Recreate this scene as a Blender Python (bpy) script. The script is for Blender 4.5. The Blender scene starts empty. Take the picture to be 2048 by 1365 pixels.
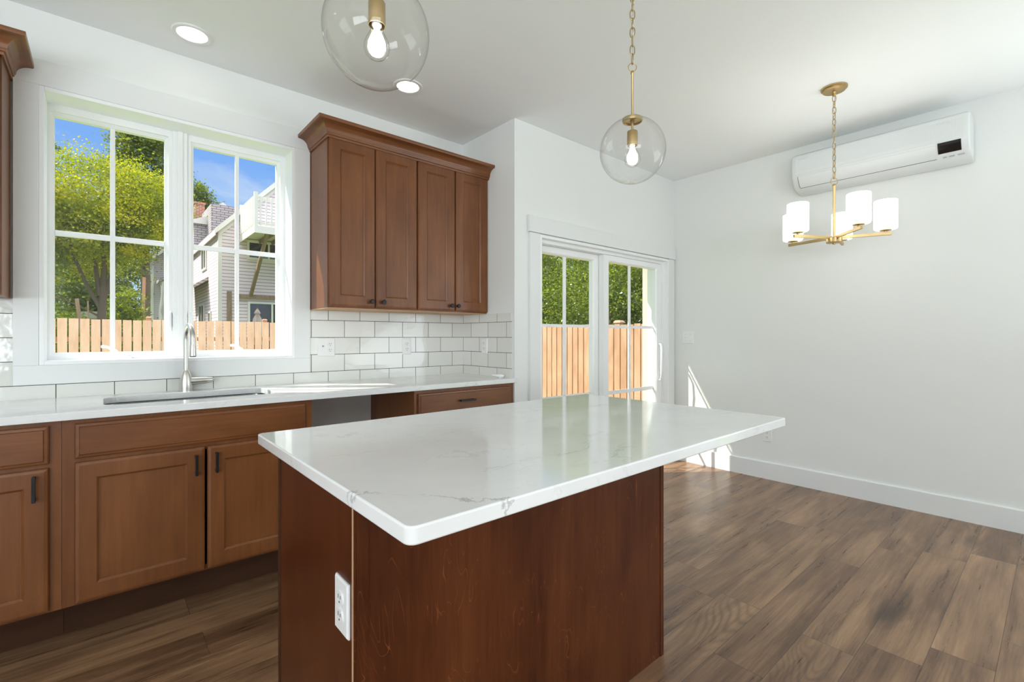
import bpy, bmesh, math, random
import numpy as np
from mathutils import Vector, Matrix
S = bpy.context.scene
COL = S.collection
PI = math.pi

# ------------------------------------------------------------------ camera
cam = bpy.data.cameras.new('camera'); co = bpy.data.objects.new('camera', cam); COL.objects.link(co)
cam.sensor_width = 36; cam.lens = 950 / 2048 * 36; cam.shift_y = -9.1 / 2048; cam.clip_start = .05; cam.clip_end = 300
co.location = (0, 0, 1.206); co.rotation_euler = (PI / 2, 0, math.radians(49.2 - 90)); S.camera = co

# ------------------------------------------------------------------ sky, sun, fill lamps, exposure
SKY_STRENGTH, SUN_STRENGTH, EXPOSURE = 1.0, 6.6, 0.0
S.view_settings.view_transform = 'Standard'; S.view_settings.look = 'None'
S.view_settings.exposure = EXPOSURE; S.view_settings.gamma = 1; S.view_settings.use_curve_mapping = False
w = bpy.data.worlds.new('sky'); S.world = w; w.use_nodes = True
nt = w.node_tree; nt.nodes.clear()
def N(t, kind, **kw):
    n = t.nodes.new(kind)
    for k, v in kw.items():
        if k.startswith('i_'):
            key = k[2:]; n.inputs[int(key) if key.isdigit() else key.replace('_', ' ')].default_value = v
        else: setattr(n, k, v)
    return n
def ramp(t, src, stops, interp='LINEAR'):
    n = t.nodes.new('ShaderNodeValToRGB'); r = n.color_ramp; r.interpolation = interp
    while len(r.elements) > 1: r.elements.remove(r.elements[-1])
    r.elements[0].position = stops[0][0]; r.elements[0].color = (*stops[0][1], 1)
    for p, c in stops[1:]:
        e = r.elements.new(p); e.color = (*c, 1)
    t.links.new(src, n.inputs[0]); return n.outputs[0]
def mix(t, fac, a, b, mode='MIX'):
    n = t.nodes.new('ShaderNodeMix'); n.data_type = 'RGBA'; n.blend_type = mode
    for s, v in ((n.inputs[0], fac), (n.inputs[6], a), (n.inputs[7], b)):
        if hasattr(v, 'is_linked'): t.links.new(v, s)
        else: s.default_value = v if not isinstance(v, tuple) or len(v) == 4 else (*v, 1)
    return n.outputs[2]
def M(t, op, a, b=None, c=None, clamp=False):
    n = t.nodes.new('ShaderNodeMath'); n.operation = op; n.use_clamp = clamp
    for i, v in enumerate((a, b, c)):
        if v is None: continue
        if hasattr(v, 'is_linked'): t.links.new(v, n.inputs[i])
        else: n.inputs[i].default_value = v
    return n.outputs[0]
tc = N(nt, 'ShaderNodeTexCoord'); sp = N(nt, 'ShaderNodeSeparateXYZ'); nt.links.new(tc.outputs['Generated'], sp.inputs[0])
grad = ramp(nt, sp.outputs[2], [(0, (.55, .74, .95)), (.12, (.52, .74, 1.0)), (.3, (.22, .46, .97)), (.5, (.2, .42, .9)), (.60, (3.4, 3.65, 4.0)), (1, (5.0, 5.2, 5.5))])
mp = N(nt, 'ShaderNodeMapping'); mp.inputs['Scale'].default_value = (2.2, 2.2, 5); nt.links.new(tc.outputs['Generated'], mp.inputs[0])
cl = N(nt, 'ShaderNodeTexNoise', i_Scale=2.6, i_Detail=6, i_Roughness=.6, i_Distortion=.6); nt.links.new(mp.outputs[0], cl.inputs[0])
cm = ramp(nt, cl.outputs[0], [(.48, (0, 0, 0)), (.75, (.65, .65, .65))])
bw = N(nt, 'ShaderNodeRGBToBW'); nt.links.new(cm, bw.inputs[0])
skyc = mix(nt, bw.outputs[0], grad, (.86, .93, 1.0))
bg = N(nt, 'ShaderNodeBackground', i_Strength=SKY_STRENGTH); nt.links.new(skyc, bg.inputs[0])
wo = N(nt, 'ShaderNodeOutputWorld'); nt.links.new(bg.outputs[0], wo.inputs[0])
def light(name, kind, loc, direction, energy, color=(1, 1, 1), **kw):
    l = bpy.data.lights.new(name, kind); l.energy = energy; l.color = color
    for k, v in kw.items(): setattr(l, k, v)
    o = bpy.data.objects.new(name, l); COL.objects.link(o); o.location = loc
    o.rotation_euler = Vector(direction).to_track_quat('-Z', 'Y').to_euler(); return o
light('sun', 'SUN', (-6, 8, 12), (.74, -.56, -1), SUN_STRENGTH, (1, .95, .86), angle=math.radians(.53))
# fill lamps added outside the unseen rear and side windows, pitched at the ceiling
for nm, loc, d, e, sx, sy in (('rear_left_fill', (-2.25, -4.42, 1.3), (0, .62, 1), 165, 2.3, 2.0), ('rear_right_fill', (3.55, -4.42, 1.3), (0, .6, 1), 14, 1.1, 2.0),
                              ('right_fill', (4.52, -1.9, 1.25), (-.7, 0, 1), 90, 3.0, 2.1), ('left_fill', (-3.82, -1.6, 1.4), (.75, 0, 1), 190, 3.0, 1.5)):
    light(nm, 'AREA', loc, d, e, (.87, .945, 1), shape='RECTANGLE', size=sx, size_y=sy)
cy_ = S.cycles
cy_.max_bounces = 10; cy_.diffuse_bounces = 5; cy_.glossy_bounces = 4; cy_.transmission_bounces = 6; cy_.transparent_max_bounces = 24
cy_.sample_clamp_indirect = 6; cy_.caustics_reflective = False; cy_.caustics_refractive = False
cy_.use_denoising = True

# ------------------------------------------------------------------ materials
MAT = {}
def new_mat(name):
    m = bpy.data.materials.new(name); m.use_nodes = True; t = m.node_tree
    b = t.nodes['Principled BSDF']; MAT[name] = m
    return m, t, b
def plain(name, col, rough=.5, metal=0, spec=.5, bump=0, bscale=60, **kw):
    m, t, b = new_mat(name)
    b.inputs['Base Color'].default_value = (*col, 1); b.inputs['Roughness'].default_value = rough
    b.inputs['Metallic'].default_value = metal; b.inputs['Specular IOR Level'].default_value = spec
    for k, v in kw.items(): b.inputs[k.replace('_', ' ')].default_value = v
    c = N(t, 'ShaderNodeTexCoord')
    n = N(t, 'ShaderNodeTexNoise', i_Scale=bscale, i_Detail=3); t.links.new(c.outputs['Object'], n.inputs[0])
    r = N(t, 'ShaderNodeMapRange'); r.inputs[3].default_value = max(0, rough - .04); r.inputs[4].default_value = min(1, rough + .04)
    t.links.new(n.outputs[0], r.inputs[0]); t.links.new(r.outputs[0], b.inputs['Roughness'])
    if bump:
        bp = N(t, 'ShaderNodeBump', i_Strength=bump, i_Distance=.002); t.links.new(n.outputs[0], bp.inputs['Height']); t.links.new(bp.outputs[0], b.inputs['Normal'])
    return m
def emit(name, col, strength):
    m, t, b = new_mat(name)
    b.inputs['Base Color'].default_value = (*col, 1); b.inputs['Emission Color'].default_value = (*col, 1); b.inputs['Emission Strength'].default_value = strength
    return m
plain('wall_paint', (.81, .82, .80), .6, spec=.25, bump=.06, bscale=220)
plain('ceiling_paint', (.91, .93, .925), .8, spec=.15, bump=.05, bscale=200)
plain('trim_paint', (.80, .81, .80), .3, spec=.45)
plain('vinyl_white', (.90, .91, .91), .32)
plain('plastic_white', (.85, .85, .84), .35)
plain('appliance_white', (.70, .725, .72), .35)
plain('display_black', (.012, .011, .010), .12)
plain('slot_dark', (.05, .05, .05), .6)
plain('black_metal', (.012, .012, .013), .38, metal=.3)
plain('brass', (.50, .365, .175), .38, metal=1)
plain('brushed_nickel', (.66, .64, .60), .3, metal=1)
plain('stainless', (.62, .63, .63), .25, metal=1)
plain('mark_grey', (.42, .43, .43), .5)
plain('print_grey', (.56, .58, .575), .5)
plain('concrete', (.42, .41, .39), .9, bump=.3, bscale=20)
emit('lamp_white', (1, .94, .86), 5)
emit('shade_glow', (1, .985, .965), 3.4)
emit('filament_glow', (1, .93, .80), 22)

def wood(name, c0, c1, c2, axis, rough=.36, figure=.0, spec=.4, coat=.14):
    """stained maple: fine streaks along AXIS over a slow blotch; FIGURE adds flame-like arches"""
    m, t, b = new_mat(name); c = N(t, 'ShaderNodeTexCoord')
    sc = {'Z': (1, 1, .06), 'X': (.06, 1, 1)}[axis]
    m1 = N(t, 'ShaderNodeMapping'); m1.inputs['Scale'].default_value = sc; t.links.new(c.outputs['Object'], m1.inputs[0])
    n1 = N(t, 'ShaderNodeTexNoise', i_Scale=60, i_Detail=5, i_Roughness=.6); t.links.new(m1.outputs[0], n1.inputs[0])
    m2 = N(t, 'ShaderNodeMapping'); m2.inputs['Scale'].default_value = tuple(max(.35, s) for s in sc); t.links.new(c.outputs['Object'], m2.inputs[0])
    n2 = N(t, 'ShaderNodeTexNoise', i_Scale=5, i_Detail=4, i_Distortion=.5); t.links.new(m2.outputs[0], n2.inputs[0])
    f = M(t, 'ADD', M(t, 'MULTIPLY', n1.outputs[0], .35), M(t, 'MULTIPLY', n2.outputs[0], .65))
    col = ramp(t, f, [(.32, c0), (.5, c1), (.68, c2)])
    if figure:
        m3 = N(t, 'ShaderNodeMapping'); m3.inputs['Scale'].default_value = (1, 1, .22); t.links.new(c.outputs['Object'], m3.inputs[0])
        wv = N(t, 'ShaderNodeTexNoise', i_Scale=7, i_Detail=2.5, i_Distortion=1.6); t.links.new(m3.outputs[0], wv.inputs[0])
        k = M(t, 'FRACT', M(t, 'MULTIPLY', wv.outputs[0], 16))
        line = ramp(t, k, [(0, (1, 1, 1)), (.06, (0, 0, 0)), (1, (0, 0, 0))])
        n4 = N(t, 'ShaderNodeTexNoise', i_Scale=9, i_Detail=2); t.links.new(c.outputs['Object'], n4.inputs[0])
        msk = ramp(t, n4.outputs[0], [(.47, (0, 0, 0)), (.6, (1, 1, 1))])
        lb = N(t, 'ShaderNodeRGBToBW'); t.links.new(line, lb.inputs[0]); mb = N(t, 'ShaderNodeRGBToBW'); t.links.new(msk, mb.inputs[0])
        col = mix(t, M(t, 'MULTIPLY', M(t, 'MULTIPLY', lb.outputs[0], mb.outputs[0]), figure), col, tuple(min(1, x * 2.2) for x in c2))
    t.links.new(col, b.inputs['Base Color'])
    b.inputs['Roughness'].default_value = rough; b.inputs['Specular IOR Level'].default_value = spec
    b.inputs['Coat Weight'].default_value = coat; b.inputs['Coat Roughness'].default_value = .14
    bp = N(t, 'ShaderNodeBump', i_Strength=.04, i_Distance=.001); t.links.new(n1.outputs[0], bp.inputs['Height']); t.links.new(bp.outputs[0], b.inputs['Normal'])
    return m
CW = ((.128, .042, .0125), (.180, .063, .019), (.235, .086, .028))
wood('cabinet_wood', *CW, 'Z'); wood('cabinet_wood_level', *CW, 'X')
wood('island_wood', (.040, .010, .003), (.082, .021, .006), (.125, .036, .010), 'Z', figure=.8, spec=.2, coat=.03)
wood('island_end_wood', (.055, .012, .0035), (.080, .018, .005), (.105, .026, .007), 'Z', rough=.28, spec=.3, coat=.08)
plain('raw_edge', (.52, .32, .18), .6)
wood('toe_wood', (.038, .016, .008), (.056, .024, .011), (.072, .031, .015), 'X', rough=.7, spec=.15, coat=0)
wood('cedar', (.76, .42, .28), (.90, .53, .375), (.96, .62, .47), 'Z', rough=.75, spec=.2, coat=0)
wood('cedar_warm', (.38, .20, .115), (.48, .275, .17), (.57, .35, .235), 'Z', rough=.75, spec=.2, coat=0)
wood('old_timber', (.20, .14, .09), (.28, .20, .13), (.36, .27, .19), 'Z', rough=.85, spec=.1, coat=0)

def floor_mat():
    m, t, b = new_mat('plank_floor'); c = N(t, 'ShaderNodeTexCoord'); s = N(t, 'ShaderNodeSeparateXYZ'); t.links.new(c.outputs['Object'], s.inputs[0])
    W, L = .178, 1.22
    v = M(t, 'DIVIDE', M(t, 'SUBTRACT', s.outputs[1], 1.046), W); row = M(t, 'FLOOR', v); fv = M(t, 'FRACT', v)
    wn = N(t, 'ShaderNodeTexWhiteNoise', noise_dimensions='1D'); t.links.new(row, wn.inputs['W'])
    u = M(t, 'ADD', M(t, 'DIVIDE', s.outputs[0], L), M(t, 'MULTIPLY', wn.outputs[0], 7.3)); colm = M(t, 'FLOOR', u); fu = M(t, 'FRACT', u)
    cid = N(t, 'ShaderNodeCombineXYZ'); t.links.new(row, cid.inputs[0]); t.links.new(colm, cid.inputs[1])
    w2 = N(t, 'ShaderNodeTexWhiteNoise', noise_dimensions='2D'); t.links.new(cid.outputs[0], w2.inputs['Vector'])
    idv = w2.outputs[0]; W4 = M(t, 'MULTIPLY', idv, 40)
    def nz(scale, sx, det, dist=0, rg=.55):
        mm = N(t, 'ShaderNodeMapping'); mm.inputs['Scale'].default_value = (sx, 1, 1); t.links.new(c.outputs['Object'], mm.inputs[0])
        n = N(t, 'ShaderNodeTexNoise', noise_dimensions='4D', i_Scale=scale, i_Detail=det, i_Distortion=dist, i_Roughness=rg)
        t.links.new(mm.outputs[0], n.inputs['Vector']); t.links.new(W4, n.inputs['W']); return n.outputs[0]
    blot = nz(6.5, .24, 4, .6); streak = nz(30, .05, 6, .3, .62); fine = nz(170, .035, 3)
    f = M(t, 'ADD', M(t, 'ADD', M(t, 'MULTIPLY', blot, .46), M(t, 'MULTIPLY', streak, .40)), M(t, 'MULTIPLY', fine, .14))
    f = M(t, 'ADD', f, M(t, 'MULTIPLY', M(t, 'SUBTRACT', idv, .5), .055))
    col = ramp(t, f, [(.33, (.070, .034, .017)), (.45, (.175, .093, .049)), (.53, (.275, .156, .083)), (.66, (.44, .262, .140))])
    rg = nz(3.4, .12, 2.0, .7); k = M(t, 'ABSOLUTE', M(t, 'SUBTRACT', M(t, 'FRACT', M(t, 'ADD', M(t, 'MULTIPLY', rg, 52), M(t, 'MULTIPLY', fine, .35))), .5))
    rl = ramp(t, k, [(.0, (1, 1, 1)), (.34, (0, 0, 0))]); rb = N(t, 'ShaderNodeRGBToBW'); t.links.new(rl, rb.inputs[0])
    msk = nz(2.2, .5, 1); rm = M(t, 'MULTIPLY', rb.outputs[0], M(t, 'MULTIPLY', M(t, 'SUBTRACT', msk, .50, clamp=True), 4.2, clamp=True))
    col = mix(t, M(t, 'MULTIPLY', rm, .62), col, (.065, .036, .020))
    kn = N(t, 'ShaderNodeTexVoronoi', i_Scale=1.5); mk = N(t, 'ShaderNodeMapping'); mk.inputs['Scale'].default_value = (.5, 1.5, 1)
    t.links.new(c.outputs['Object'], mk.inputs[0]); t.links.new(mk.outputs[0], kn.inputs['Vector'])
    kd = ramp(t, M(t, 'ADD', kn.outputs['Distance'], M(t, 'MULTIPLY', M(t, 'SUBTRACT', blot, .5), .20)), [(.02, (1, 1, 1)), (.13, (0, 0, 0))])
    kb = N(t, 'ShaderNodeRGBToBW'); t.links.new(kd, kb.inputs[0]); col = mix(t, M(t, 'MULTIPLY', kb.outputs[0], .7), col, (.034, .018, .010))
    gv = M(t, 'LESS_THAN', M(t, 'MULTIPLY', M(t, 'MINIMUM', fv, M(t, 'SUBTRACT', 1, fv)), W), .0011)
    gu = M(t, 'LESS_THAN', M(t, 'MULTIPLY', M(t, 'MINIMUM', fu, M(t, 'SUBTRACT', 1, fu)), L), .0011)
    gap = M(t, 'MAXIMUM', gv, gu); col = mix(t, M(t, 'MULTIPLY', gap, .75), col, (.03, .02, .014))
    t.links.new(col, b.inputs['Base Color'])
    r = N(t, 'ShaderNodeMapRange'); r.inputs[3].default_value = .22; r.inputs[4].default_value = .36; t.links.new(streak, r.inputs[0]); t.links.new(r.outputs[0], b.inputs['Roughness'])
    h = M(t, 'SUBTRACT', M(t, 'MULTIPLY', fine, .25), M(t, 'MULTIPLY', gap, 1.0)); bp = N(t, 'ShaderNodeBump', i_Strength=.18, i_Distance=.001)
    t.links.new(h, bp.inputs['Height']); t.links.new(bp.outputs[0], b.inputs['Normal'])
floor_mat()

def tile_mat(name, axis, off):
    """glossy wavy subway tile, dark grout; running along world X or Y"""
    m, t, b = new_mat(name); c = N(t, 'ShaderNodeTexCoord'); s = N(t, 'ShaderNodeSeparateXYZ'); t.links.new(c.outputs['Object'], s.inputs[0])
    W, H, G = .2135, .1105, .0032
    v = M(t, 'DIVIDE', M(t, 'SUBTRACT', s.outputs[2], .979), H); row = M(t, 'FLOOR', v); fv = M(t, 'FRACT', v)
    odd = M(t, 'MULTIPLY', M(t, 'MODULO', M(t, 'ADD', row, 20), 2), .5)
    u = M(t, 'ADD', M(t, 'DIVIDE', M(t, 'SUBTRACT', s.outputs[axis], off), W), odd); fu = M(t, 'FRACT', u); cu = M(t, 'FLOOR', u)
    gv = M(t, 'LESS_THAN', M(t, 'MULTIPLY', M(t, 'MINIMUM', fv, M(t, 'SUBTRACT', 1, fv)), H), G / 2)
    gu = M(t, 'LESS_THAN', M(t, 'MULTIPLY', M(t, 'MINIMUM', fu, M(t, 'SUBTRACT', 1, fu)), W), G / 2)
    g = M(t, 'MAXIMUM', gv, gu)
    ci = N(t, 'ShaderNodeCombineXYZ'); t.links.new(row, ci.inputs[0]); t.links.new(cu, ci.inputs[1])
    wn = N(t, 'ShaderNodeTexWhiteNoise', noise_dimensions='2D'); t.links.new(ci.outputs[0], wn.inputs['Vector'])
    tcol = ramp(t, wn.outputs[0], [(0, (.74, .735, .69)), (1, (.80, .795, .755))])
    t.links.new(mix(t, g, tcol, (.045, .032, .025)), b.inputs['Base Color'])
    t.links.new(M(t, 'ADD', M(t, 'MULTIPLY', g, .7), .07), b.inputs['Roughness'])
    n = N(t, 'ShaderNodeTexNoise', noise_dimensions='4D', i_Scale=16, i_Detail=2.5); t.links.new(c.outputs['Object'], n.inputs['Vector']); t.links.new(M(t, 'MULTIPLY', wn.outputs[0], 30), n.inputs['W'])
    h = M(t, 'SUBTRACT', n.outputs[0], M(t, 'MULTIPLY', g, .6)); bp = N(t, 'ShaderNodeBump', i_Strength=.35, i_Distance=.004)
    t.links.new(h, bp.inputs['Height']); t.links.new(bp.outputs[0], b.inputs['Normal'])
tile_mat('tile_long', 0, 2.0761); tile_mat('tile_short', 1, 3.131 - .1217)

def quartz():
    m, t, b = new_mat('quartz'); c = N(t, 'ShaderNodeTexCoord')
    def vein(scale, seed, width, mscale, lo, hi):
        mp = N(t, 'ShaderNodeMapping'); mp.inputs['Location'].default_value = (seed, seed * .7, 0); mp.inputs['Rotation'].default_value = (0, 0, .6); mp.inputs['Scale'].default_value = (.7, 1.5, 1)
        t.links.new(c.outputs['Object'], mp.inputs[0])
        n = N(t, 'ShaderNodeTexNoise', i_Scale=scale, i_Detail=9, i_Roughness=.62, i_Distortion=.35); t.links.new(mp.outputs[0], n.inputs[0])
        d = M(t, 'ABSOLUTE', M(t, 'SUBTRACT', n.outputs[0], .5))
        l = N(t, 'ShaderNodeMapRange'); l.inputs[1].default_value = 0; l.inputs[2].default_value = width; l.inputs[3].default_value = 1; l.inputs[4].default_value = 0; t.links.new(d, l.inputs[0])
        k = N(t, 'ShaderNodeTexNoise', i_Scale=mscale, i_Detail=2); t.links.new(mp.outputs[0], k.inputs[0])
        mk = N(t, 'ShaderNodeMapRange'); mk.inputs[1].default_value = lo; mk.inputs[2].default_value = hi; t.links.new(k.outputs[0], mk.inputs[0])
        return M(t, 'MULTIPLY', l.outputs[0], mk.outputs[0])
    # the one strong vein that crosses the island's near corner
    s = N(t, 'ShaderNodeSeparateXYZ'); t.links.new(c.outputs['Object'], s.inputs[0])
    wob = N(t, 'ShaderNodeTexNoise', i_Scale=9, i_Detail=8, i_Roughness=.65); t.links.new(c.outputs['Object'], wob.inputs[0])
    lx = M(t, 'ADD', M(t, 'ADD', M(t, 'MULTIPLY', s.outputs[0], .72), M(t, 'MULTIPLY', s.outputs[1], .69)), M(t, 'MULTIPLY', M(t, 'SUBTRACT', wob.outputs[0], .5), .19))
    band = N(t, 'ShaderNodeMapRange'); band.inputs[1].default_value = 0; band.inputs[2].default_value = .005; band.inputs[3].default_value = 1; band.inputs[4].default_value = 0
    t.links.new(M(t, 'ABSOLUTE', M(t, 'SUBTRACT', lx, .855)), band.inputs[0])
    brk = N(t, 'ShaderNodeTexNoise', i_Scale=13, i_Detail=3); t.links.new(c.outputs['Object'], brk.inputs[0])
    bm_ = N(t, 'ShaderNodeMapRange'); bm_.inputs[1].default_value = .38; bm_.inputs[2].default_value = .60; t.links.new(brk.outputs[0], bm_.inputs[0])
    main = M(t, 'MULTIPLY', band.outputs[0], bm_.outputs[0])
    v1 = vein(3.2, 3.1, .011, 2.1, .52, .70); v2 = vein(7, 8.3, .012, 3, .52, .72)
    f = M(t, 'MAXIMUM', M(t, 'MAXIMUM', M(t, 'MULTIPLY', v1, .42), M(t, 'MULTIPLY', v2, .25)), M(t, 'MULTIPLY', main, .6))
    cl = N(t, 'ShaderNodeTexNoise', i_Scale=5, i_Detail=3); t.links.new(c.outputs['Object'], cl.inputs[0])
    base = ramp(t, cl.outputs[0], [(.35, (.80, .805, .80)), (.65, (.845, .85, .845))])
    t.links.new(mix(t, f, base, (.26, .26, .265)), b.inputs['Base Color'])
    b.inputs['Roughness'].default_value = .09; b.inputs['Specular IOR Level'].default_value = .55
quartz()

def thin_glass(name, base, edge, power, tint=(1, 1, 1), rim=None):
    m, t, b = new_mat(name); t.nodes.remove(b); out = t.nodes['Material Output']
    lw = N(t, 'ShaderNodeLayerWeight', i_Blend=.5); f = M(t, 'POWER', lw.outputs['Facing'], power)
    fac = M(t, 'ADD', M(t, 'MULTIPLY', f, edge), base, clamp=True)
    tr = N(t, 'ShaderNodeBsdfTransparent'); tr.inputs[0].default_value = (*tint, 1)
    if rim: t.links.new(mix(t, M(t, 'POWER', lw.outputs['Facing'], 5), tint, rim), tr.inputs[0])
    gl = N(t, 'ShaderNodeBsdfGlossy', i_Roughness=0.0); mx = N(t, 'ShaderNodeMixShader')
    t.links.new(fac, mx.inputs[0]); t.links.new(tr.outputs[0], mx.inputs[1]); t.links.new(gl.outputs[0], mx.inputs[2]); t.links.new(mx.outputs[0], out.inputs[0])
thin_glass('pane_glass', .02, .45, 5, (.985, .99, .985))
thin_glass('globe_glass', .032, .70, 4, (.985, .985, .98), rim=(.60, .61, .59))
thin_glass('dark_pane', .12, .5, 4, (.25, .25, .26))

def siding(name, col, line, pitch=.115):
    m, t, b = new_mat(name); c = N(t, 'ShaderNodeTexCoord'); s = N(t, 'ShaderNodeSeparateXYZ'); t.links.new(c.outputs['Object'], s.inputs[0])
    f = M(t, 'FRACT', M(t, 'DIVIDE', s.outputs[2], pitch))
    g = ramp(t, f, [(0, (1, 1, 1)), (.13, (1, 1, 1)), (.19, (0, 0, 0))]); gb = N(t, 'ShaderNodeRGBToBW'); t.links.new(g, gb.inputs[0])
    n = N(t, 'ShaderNodeTexNoise', i_Scale=3, i_Detail=4); t.links.new(c.outputs['Object'], n.inputs[0])
    base = mix(t, n.outputs[0], tuple(x * .92 for x in col), col)
    t.links.new(mix(t, gb.outputs[0], base, line), b.inputs['Base Color']); b.inputs['Roughness'].default_value = .7
    bp = N(t, 'ShaderNodeBump', i_Strength=.6, i_Distance=.02); t.links.new(M(t, 'SUBTRACT', 1, f), bp.inputs['Height']); t.links.new(bp.outputs[0], b.inputs['Normal'])
siding('siding_mauve', (.80, .66, .67), (.22, .19, .20)); siding('siding_grey', (.58, .51, .52), (.2, .19, .2)); plain('stucco_beige', (.56, .52, .46), .9, bump=.3, bscale=90)
def brickish(name, c1, c2, mortar, bwid, bh, ms):
    m, t, b = new_mat(name); c = N(t, 'ShaderNodeTexCoord'); s = N(t, 'ShaderNodeSeparateXYZ'); t.links.new(c.outputs['Object'], s.inputs[0])
    cb = N(t, 'ShaderNodeCombineXYZ'); t.links.new(M(t, 'ADD', s.outputs[0], s.outputs[1]), cb.inputs[0]); t.links.new(s.outputs[2], cb.inputs[1])
    br = N(t, 'ShaderNodeTexBrick', i_Scale=1, i_Mortar_Size=ms, i_Brick_Width=bwid, i_Row_Height=bh, i_Bias=0)
    br.inputs['Color1'].default_value = (*c1, 1); br.inputs['Color2'].default_value = (*c2, 1); br.inputs['Mortar'].default_value = (*mortar, 1)
    t.links.new(cb.outputs[0], br.inputs[0]); t.links.new(br.outputs[0], b.inputs['Base Color']); b.inputs['Roughness'].default_value = .9
brickish('brick_red', (.42, .12, .06), (.30, .09, .05), (.45, .38, .33), .22, .075, .012)
brickish('shingle', (.50, .44, .43), (.42, .37, .37), (.20, .17, .17), .30, .10, .016)
plain('old_white_paint', (.74, .70, .64), .7, bump=.3, bscale=12)
plain('tarp_white', (.72, .69, .68), .6, bump=.4, bscale=8)
plain('canvas_taupe', (.42, .34, .29), .9, bump=.3, bscale=30)
def leaf(name, stops, scale=1.4, trans=.5):
    m, t, b = new_mat(name); t.nodes.remove(b); out = t.nodes['Material Output']; c = N(t, 'ShaderNodeTexCoord')
    n = N(t, 'ShaderNodeTexNoise', i_Scale=scale, i_Detail=5, i_Roughness=.75); t.links.new(c.outputs['Object'], n.inputs[0])
    col = ramp(t, n.outputs[0], stops)
    d = N(t, 'ShaderNodeBsdfDiffuse'); tl = N(t, 'ShaderNodeBsdfTranslucent'); g = N(t, 'ShaderNodeBsdfGlossy', i_Roughness=.35)
    t.links.new(col, d.inputs[0]); t.links.new(mix(t, .3, col, (.62, .66, .02)), tl.inputs[0])
    a = N(t, 'ShaderNodeMixShader'); a.inputs[0].default_value = trans; t.links.new(d.outputs[0], a.inputs[1]); t.links.new(tl.outputs[0], a.inputs[2])
    e = N(t, 'ShaderNodeMixShader'); e.inputs[0].default_value = .04; t.links.new(a.outputs[0], e.inputs[1]); t.links.new(g.outputs[0], e.inputs[2]); t.links.new(e.outputs[0], out.inputs[0])
leaf('leaf_maple', [(.34, (.05, .10, .004)), (.46, (.15, .21, .005)), (.55, (.40, .38, .008)), (.67, (.72, .57, .008))])
leaf('leaf_deep', [(.34, (.014, .036, .005)), (.52, (.035, .078, .010)), (.68, (.10, .165, .018))])
leaf('leaf_bright', [(.36, (.022, .055, .004)), (.5, (.10, .18, .010)), (.62, (.42, .46, .06))], 6)
plain('bark', (.16, .115, .085), .95, bump=.8, bscale=25)
def grass():
    m, t, b = new_mat('lawn'); c = N(t, 'ShaderNodeTexCoord'); n = N(t, 'ShaderNodeTexNoise', i_Scale=1.2, i_Detail=8); t.links.new(c.outputs['Object'], n.inputs[0])
    t.links.new(ramp(t, n.outputs[0], [(.35, (.08, .15, .03)), (.65, (.22, .28, .06))]), b.inputs['Base Color']); b.inputs['Roughness'].default_value = .9
grass()
def perforated():
    m, t, b = new_mat('perforated_white'); c = N(t, 'ShaderNodeTexCoord'); mp = N(t, 'ShaderNodeMapping'); mp.inputs['Scale'].default_value = (1, 150, 150)
    mp.inputs['Rotation'].default_value = (0, 0, 0); t.links.new(c.outputs['Object'], mp.inputs[0]); s = N(t, 'ShaderNodeSeparateXYZ'); t.links.new(mp.outputs[0], s.inputs[0])
    a = M(t, 'SUBTRACT', M(t, 'FRACT', s.outputs[1]), .5); d = M(t, 'SUBTRACT', M(t, 'FRACT', s.outputs[2]), .5)
    r = M(t, 'ADD', M(t, 'MULTIPLY', a, a), M(t, 'MULTIPLY', d, d)); h = M(t, 'LESS_THAN', r, .06)
    t.links.new(mix(t, h, (.70, .725, .72), (.61, .635, .63)), b.inputs['Base Color']); b.inputs['Roughness'].default_value = .4
perforated()

# ------------------------------------------------------------------ mesh helpers
def B(): return bmesh.new()
def box(bm, x0, x1, y0, y1, z0, z1):
    v = [bm.verts.new((x, y, z)) for z in (z0, z1) for y in (y0, y1) for x in (x0, x1)]
    for f in ((0, 2, 3, 1), (4, 5, 7, 6), (0, 1, 5, 4), (1, 3, 7, 5), (3, 2, 6, 7), (2, 0, 4, 6)): bm.faces.new([v[i] for i in f])
    return bm
def bar(bm, p, q, w, d=None):
    """a square-section bar from p to q"""
    p, q = Vector(p), Vector(q); d = d or w; a = (q - p).normalized(); up = Vector((0, 0, 1)) if abs(a.z) < .9 else Vector((0, 1, 0))
    s = a.cross(up).normalized(); u = s.cross(a)
    ring = [[bm.verts.new(c + s * (i * w / 2) + u * (j * d / 2)) for i, j in ((-1, -1), (1, -1), (1, 1), (-1, 1))] for c in (p, q)]
    for i in range(4): bm.faces.new((ring[0][i], ring[0][(i + 1) % 4], ring[1][(i + 1) % 4], ring[1][i]))
    bm.faces.new(ring[0][::-1]); bm.faces.new(ring[1]); return bm
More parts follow.
